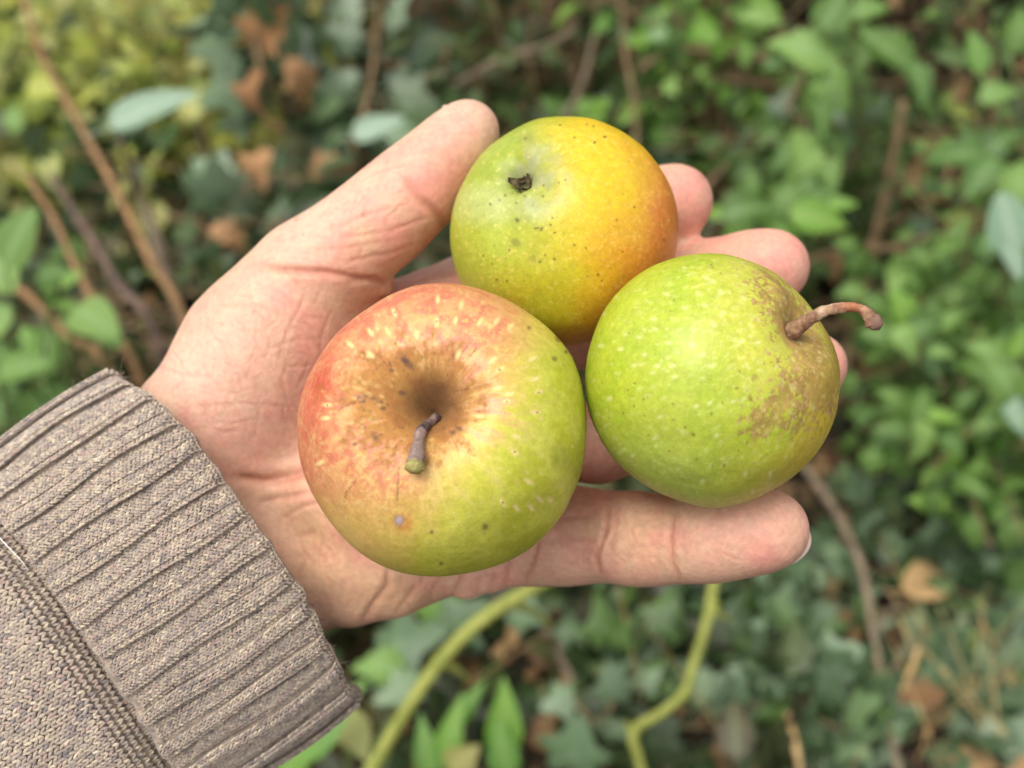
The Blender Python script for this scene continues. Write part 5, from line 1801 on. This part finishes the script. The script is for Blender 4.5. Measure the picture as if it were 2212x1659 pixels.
lit, und = [], []
T_DEAD = blade(oak(.34), 5, .3, .6, 0, 1.0, .04)
T_STRAW = ([(-.02, 0, 0), (.02, 0, 0), (.015, .5, .03), (-.015, .5, .03), (.008, 1, 0), (-.008, 1, 0)], [(0, 1, 2, 3), (3, 2, 4, 5)], [0] * 6)
for i in range(2300):
    x, y = NR.uniform(-1.0, 1.1), NR.uniform(.25, 2.6)
    z = float(gz(x, y)) + NR.uniform(.002, .03)
    g = NR.uniform(0, 6.3)
    al = (math.cos(g), math.sin(g), NR.uniform(-.15, .2))
    lit.append((T_DEAD, leaf_matrix((x, y, z), al, NR.normal(0, .4, 3) + [0, 0, 1], NR.uniform(.015, .042)), NR.random()))
scatter('leaf_litter', 'brown leaf litter covering the ground under the ivy', 'leaf litter', lit, M_DEAD)
straw = []
for i in range(1100):
    if i < 60:
        q = G(NR.uniform(1950, 2300), NR.uniform(1440, 1700), NR.uniform(.01, .07))
    else:
        q = np.array([NR.uniform(-.9, 1.0), NR.uniform(.3, 2.2), 0]); q[2] = float(gz(q[0], q[1])) + NR.uniform(.005, .05)
    g = NR.uniform(0, 6.3) if i >= 60 else NR.normal(.9, .7)
    straw.append((T_STRAW, leaf_matrix(q, (math.cos(g), math.sin(g), NR.uniform(-.15, .25)), NR.normal(0, .3, 3) + [0, 0, 1], NR.uniform(.05, .15), .26), NR.random()))
grs = []
for i in range(5200):
    q = np.array([NR.uniform(-1.7, -.28), NR.uniform(1.45, 3.4), 0.0])
    q[2] = float(gz(q[0], q[1]))
    g = NR.uniform(0, 6.3); tl = NR.uniform(.3, 1.1)
    grs.append((T_STRAW, leaf_matrix(q, (math.cos(g) * tl, math.sin(g) * tl, 1.0), NR.normal(0, 1, 3) + TOCAM, NR.uniform(.07, .19), NR.uniform(.9, 2.2)), NR.random()))
M_GRASS = leaf_mat('yellow-green grass', [lin(196, 202, 92), lin(220, 222, 124), lin(160, 176, 66), lin(226, 218, 146), lin(194, 178, 106)], lin(200, 204, 130), .6, lin(190, 190, 110), .40, spec=.3)
scatter('grass', 'bright yellow-green grass in the open at the upper left', 'grass', grs, M_GRASS)
M_STRAWL = leaf_mat('dry straw', [lin(190, 152, 100), lin(208, 176, 126), lin(160, 122, 78)], lin(200, 170, 120), .8, lin(190, 150, 100), .15, spec=.2)
scatter('dry_grass', 'dry straw and dead grass strewn on the ground', 'dry grass', straw, M_STRAWL)
# undergrowth that closes the view behind the shrubs
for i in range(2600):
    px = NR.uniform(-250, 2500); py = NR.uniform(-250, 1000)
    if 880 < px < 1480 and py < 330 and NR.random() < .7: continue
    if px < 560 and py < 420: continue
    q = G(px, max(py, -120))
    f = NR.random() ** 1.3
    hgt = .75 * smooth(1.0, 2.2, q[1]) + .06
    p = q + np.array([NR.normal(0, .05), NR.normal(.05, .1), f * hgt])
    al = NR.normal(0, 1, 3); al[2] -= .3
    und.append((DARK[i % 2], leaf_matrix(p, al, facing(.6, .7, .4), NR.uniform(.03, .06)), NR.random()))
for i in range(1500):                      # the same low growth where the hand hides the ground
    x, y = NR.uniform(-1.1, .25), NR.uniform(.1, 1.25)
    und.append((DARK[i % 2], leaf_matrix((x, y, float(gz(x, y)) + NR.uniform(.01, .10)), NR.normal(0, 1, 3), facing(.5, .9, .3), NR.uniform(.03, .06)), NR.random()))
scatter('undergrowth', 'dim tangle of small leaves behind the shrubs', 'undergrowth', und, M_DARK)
# unseen leaf mass added above the frame to shade the hollows below
hd = []
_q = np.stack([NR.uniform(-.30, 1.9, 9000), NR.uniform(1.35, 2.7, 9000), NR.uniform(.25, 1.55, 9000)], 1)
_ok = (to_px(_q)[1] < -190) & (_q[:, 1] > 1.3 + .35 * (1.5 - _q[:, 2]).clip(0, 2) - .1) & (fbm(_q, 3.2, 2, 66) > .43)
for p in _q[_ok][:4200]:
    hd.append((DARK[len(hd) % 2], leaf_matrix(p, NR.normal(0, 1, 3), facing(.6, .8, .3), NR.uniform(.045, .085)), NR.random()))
scatter('added_shade_foliage', 'unseen leaf mass added above the shrubs to shade the hollows', 'hedge', hd, M_DARK)
tw = []
for i in range(760):
    q = G(NR.uniform(860, 1560), NR.uniform(-80, 420)) if i < 330 else G(NR.uniform(-100, 2350), NR.uniform(-60, 1000))
    if q[0] < -.3 and q[1] > 1.3: continue
    h = .6 * float(smooth(1.0, 2.2, q[1])) + .1
    p1 = q + np.array([NR.normal(0, .18), NR.normal(0, .12), NR.uniform(.4, 1.2) * h])
    tw.append(tube(np.array(arc(q, p1, .03, 6, .05)), np.linspace(.0030, .0013, 6) * NR.uniform(.5, 1.25), 5))
V, F = merge(tw)
tg = link('twig_tangle', mesh_np('twig_tangle', V - V.mean(0), F, B_BROWN), None, V.mean(0))
tag(tg, 'tangle of thin brown twigs inside the hedge', 'twigs', kind='stuff')
print('LEAVES', N_LEAF[0])
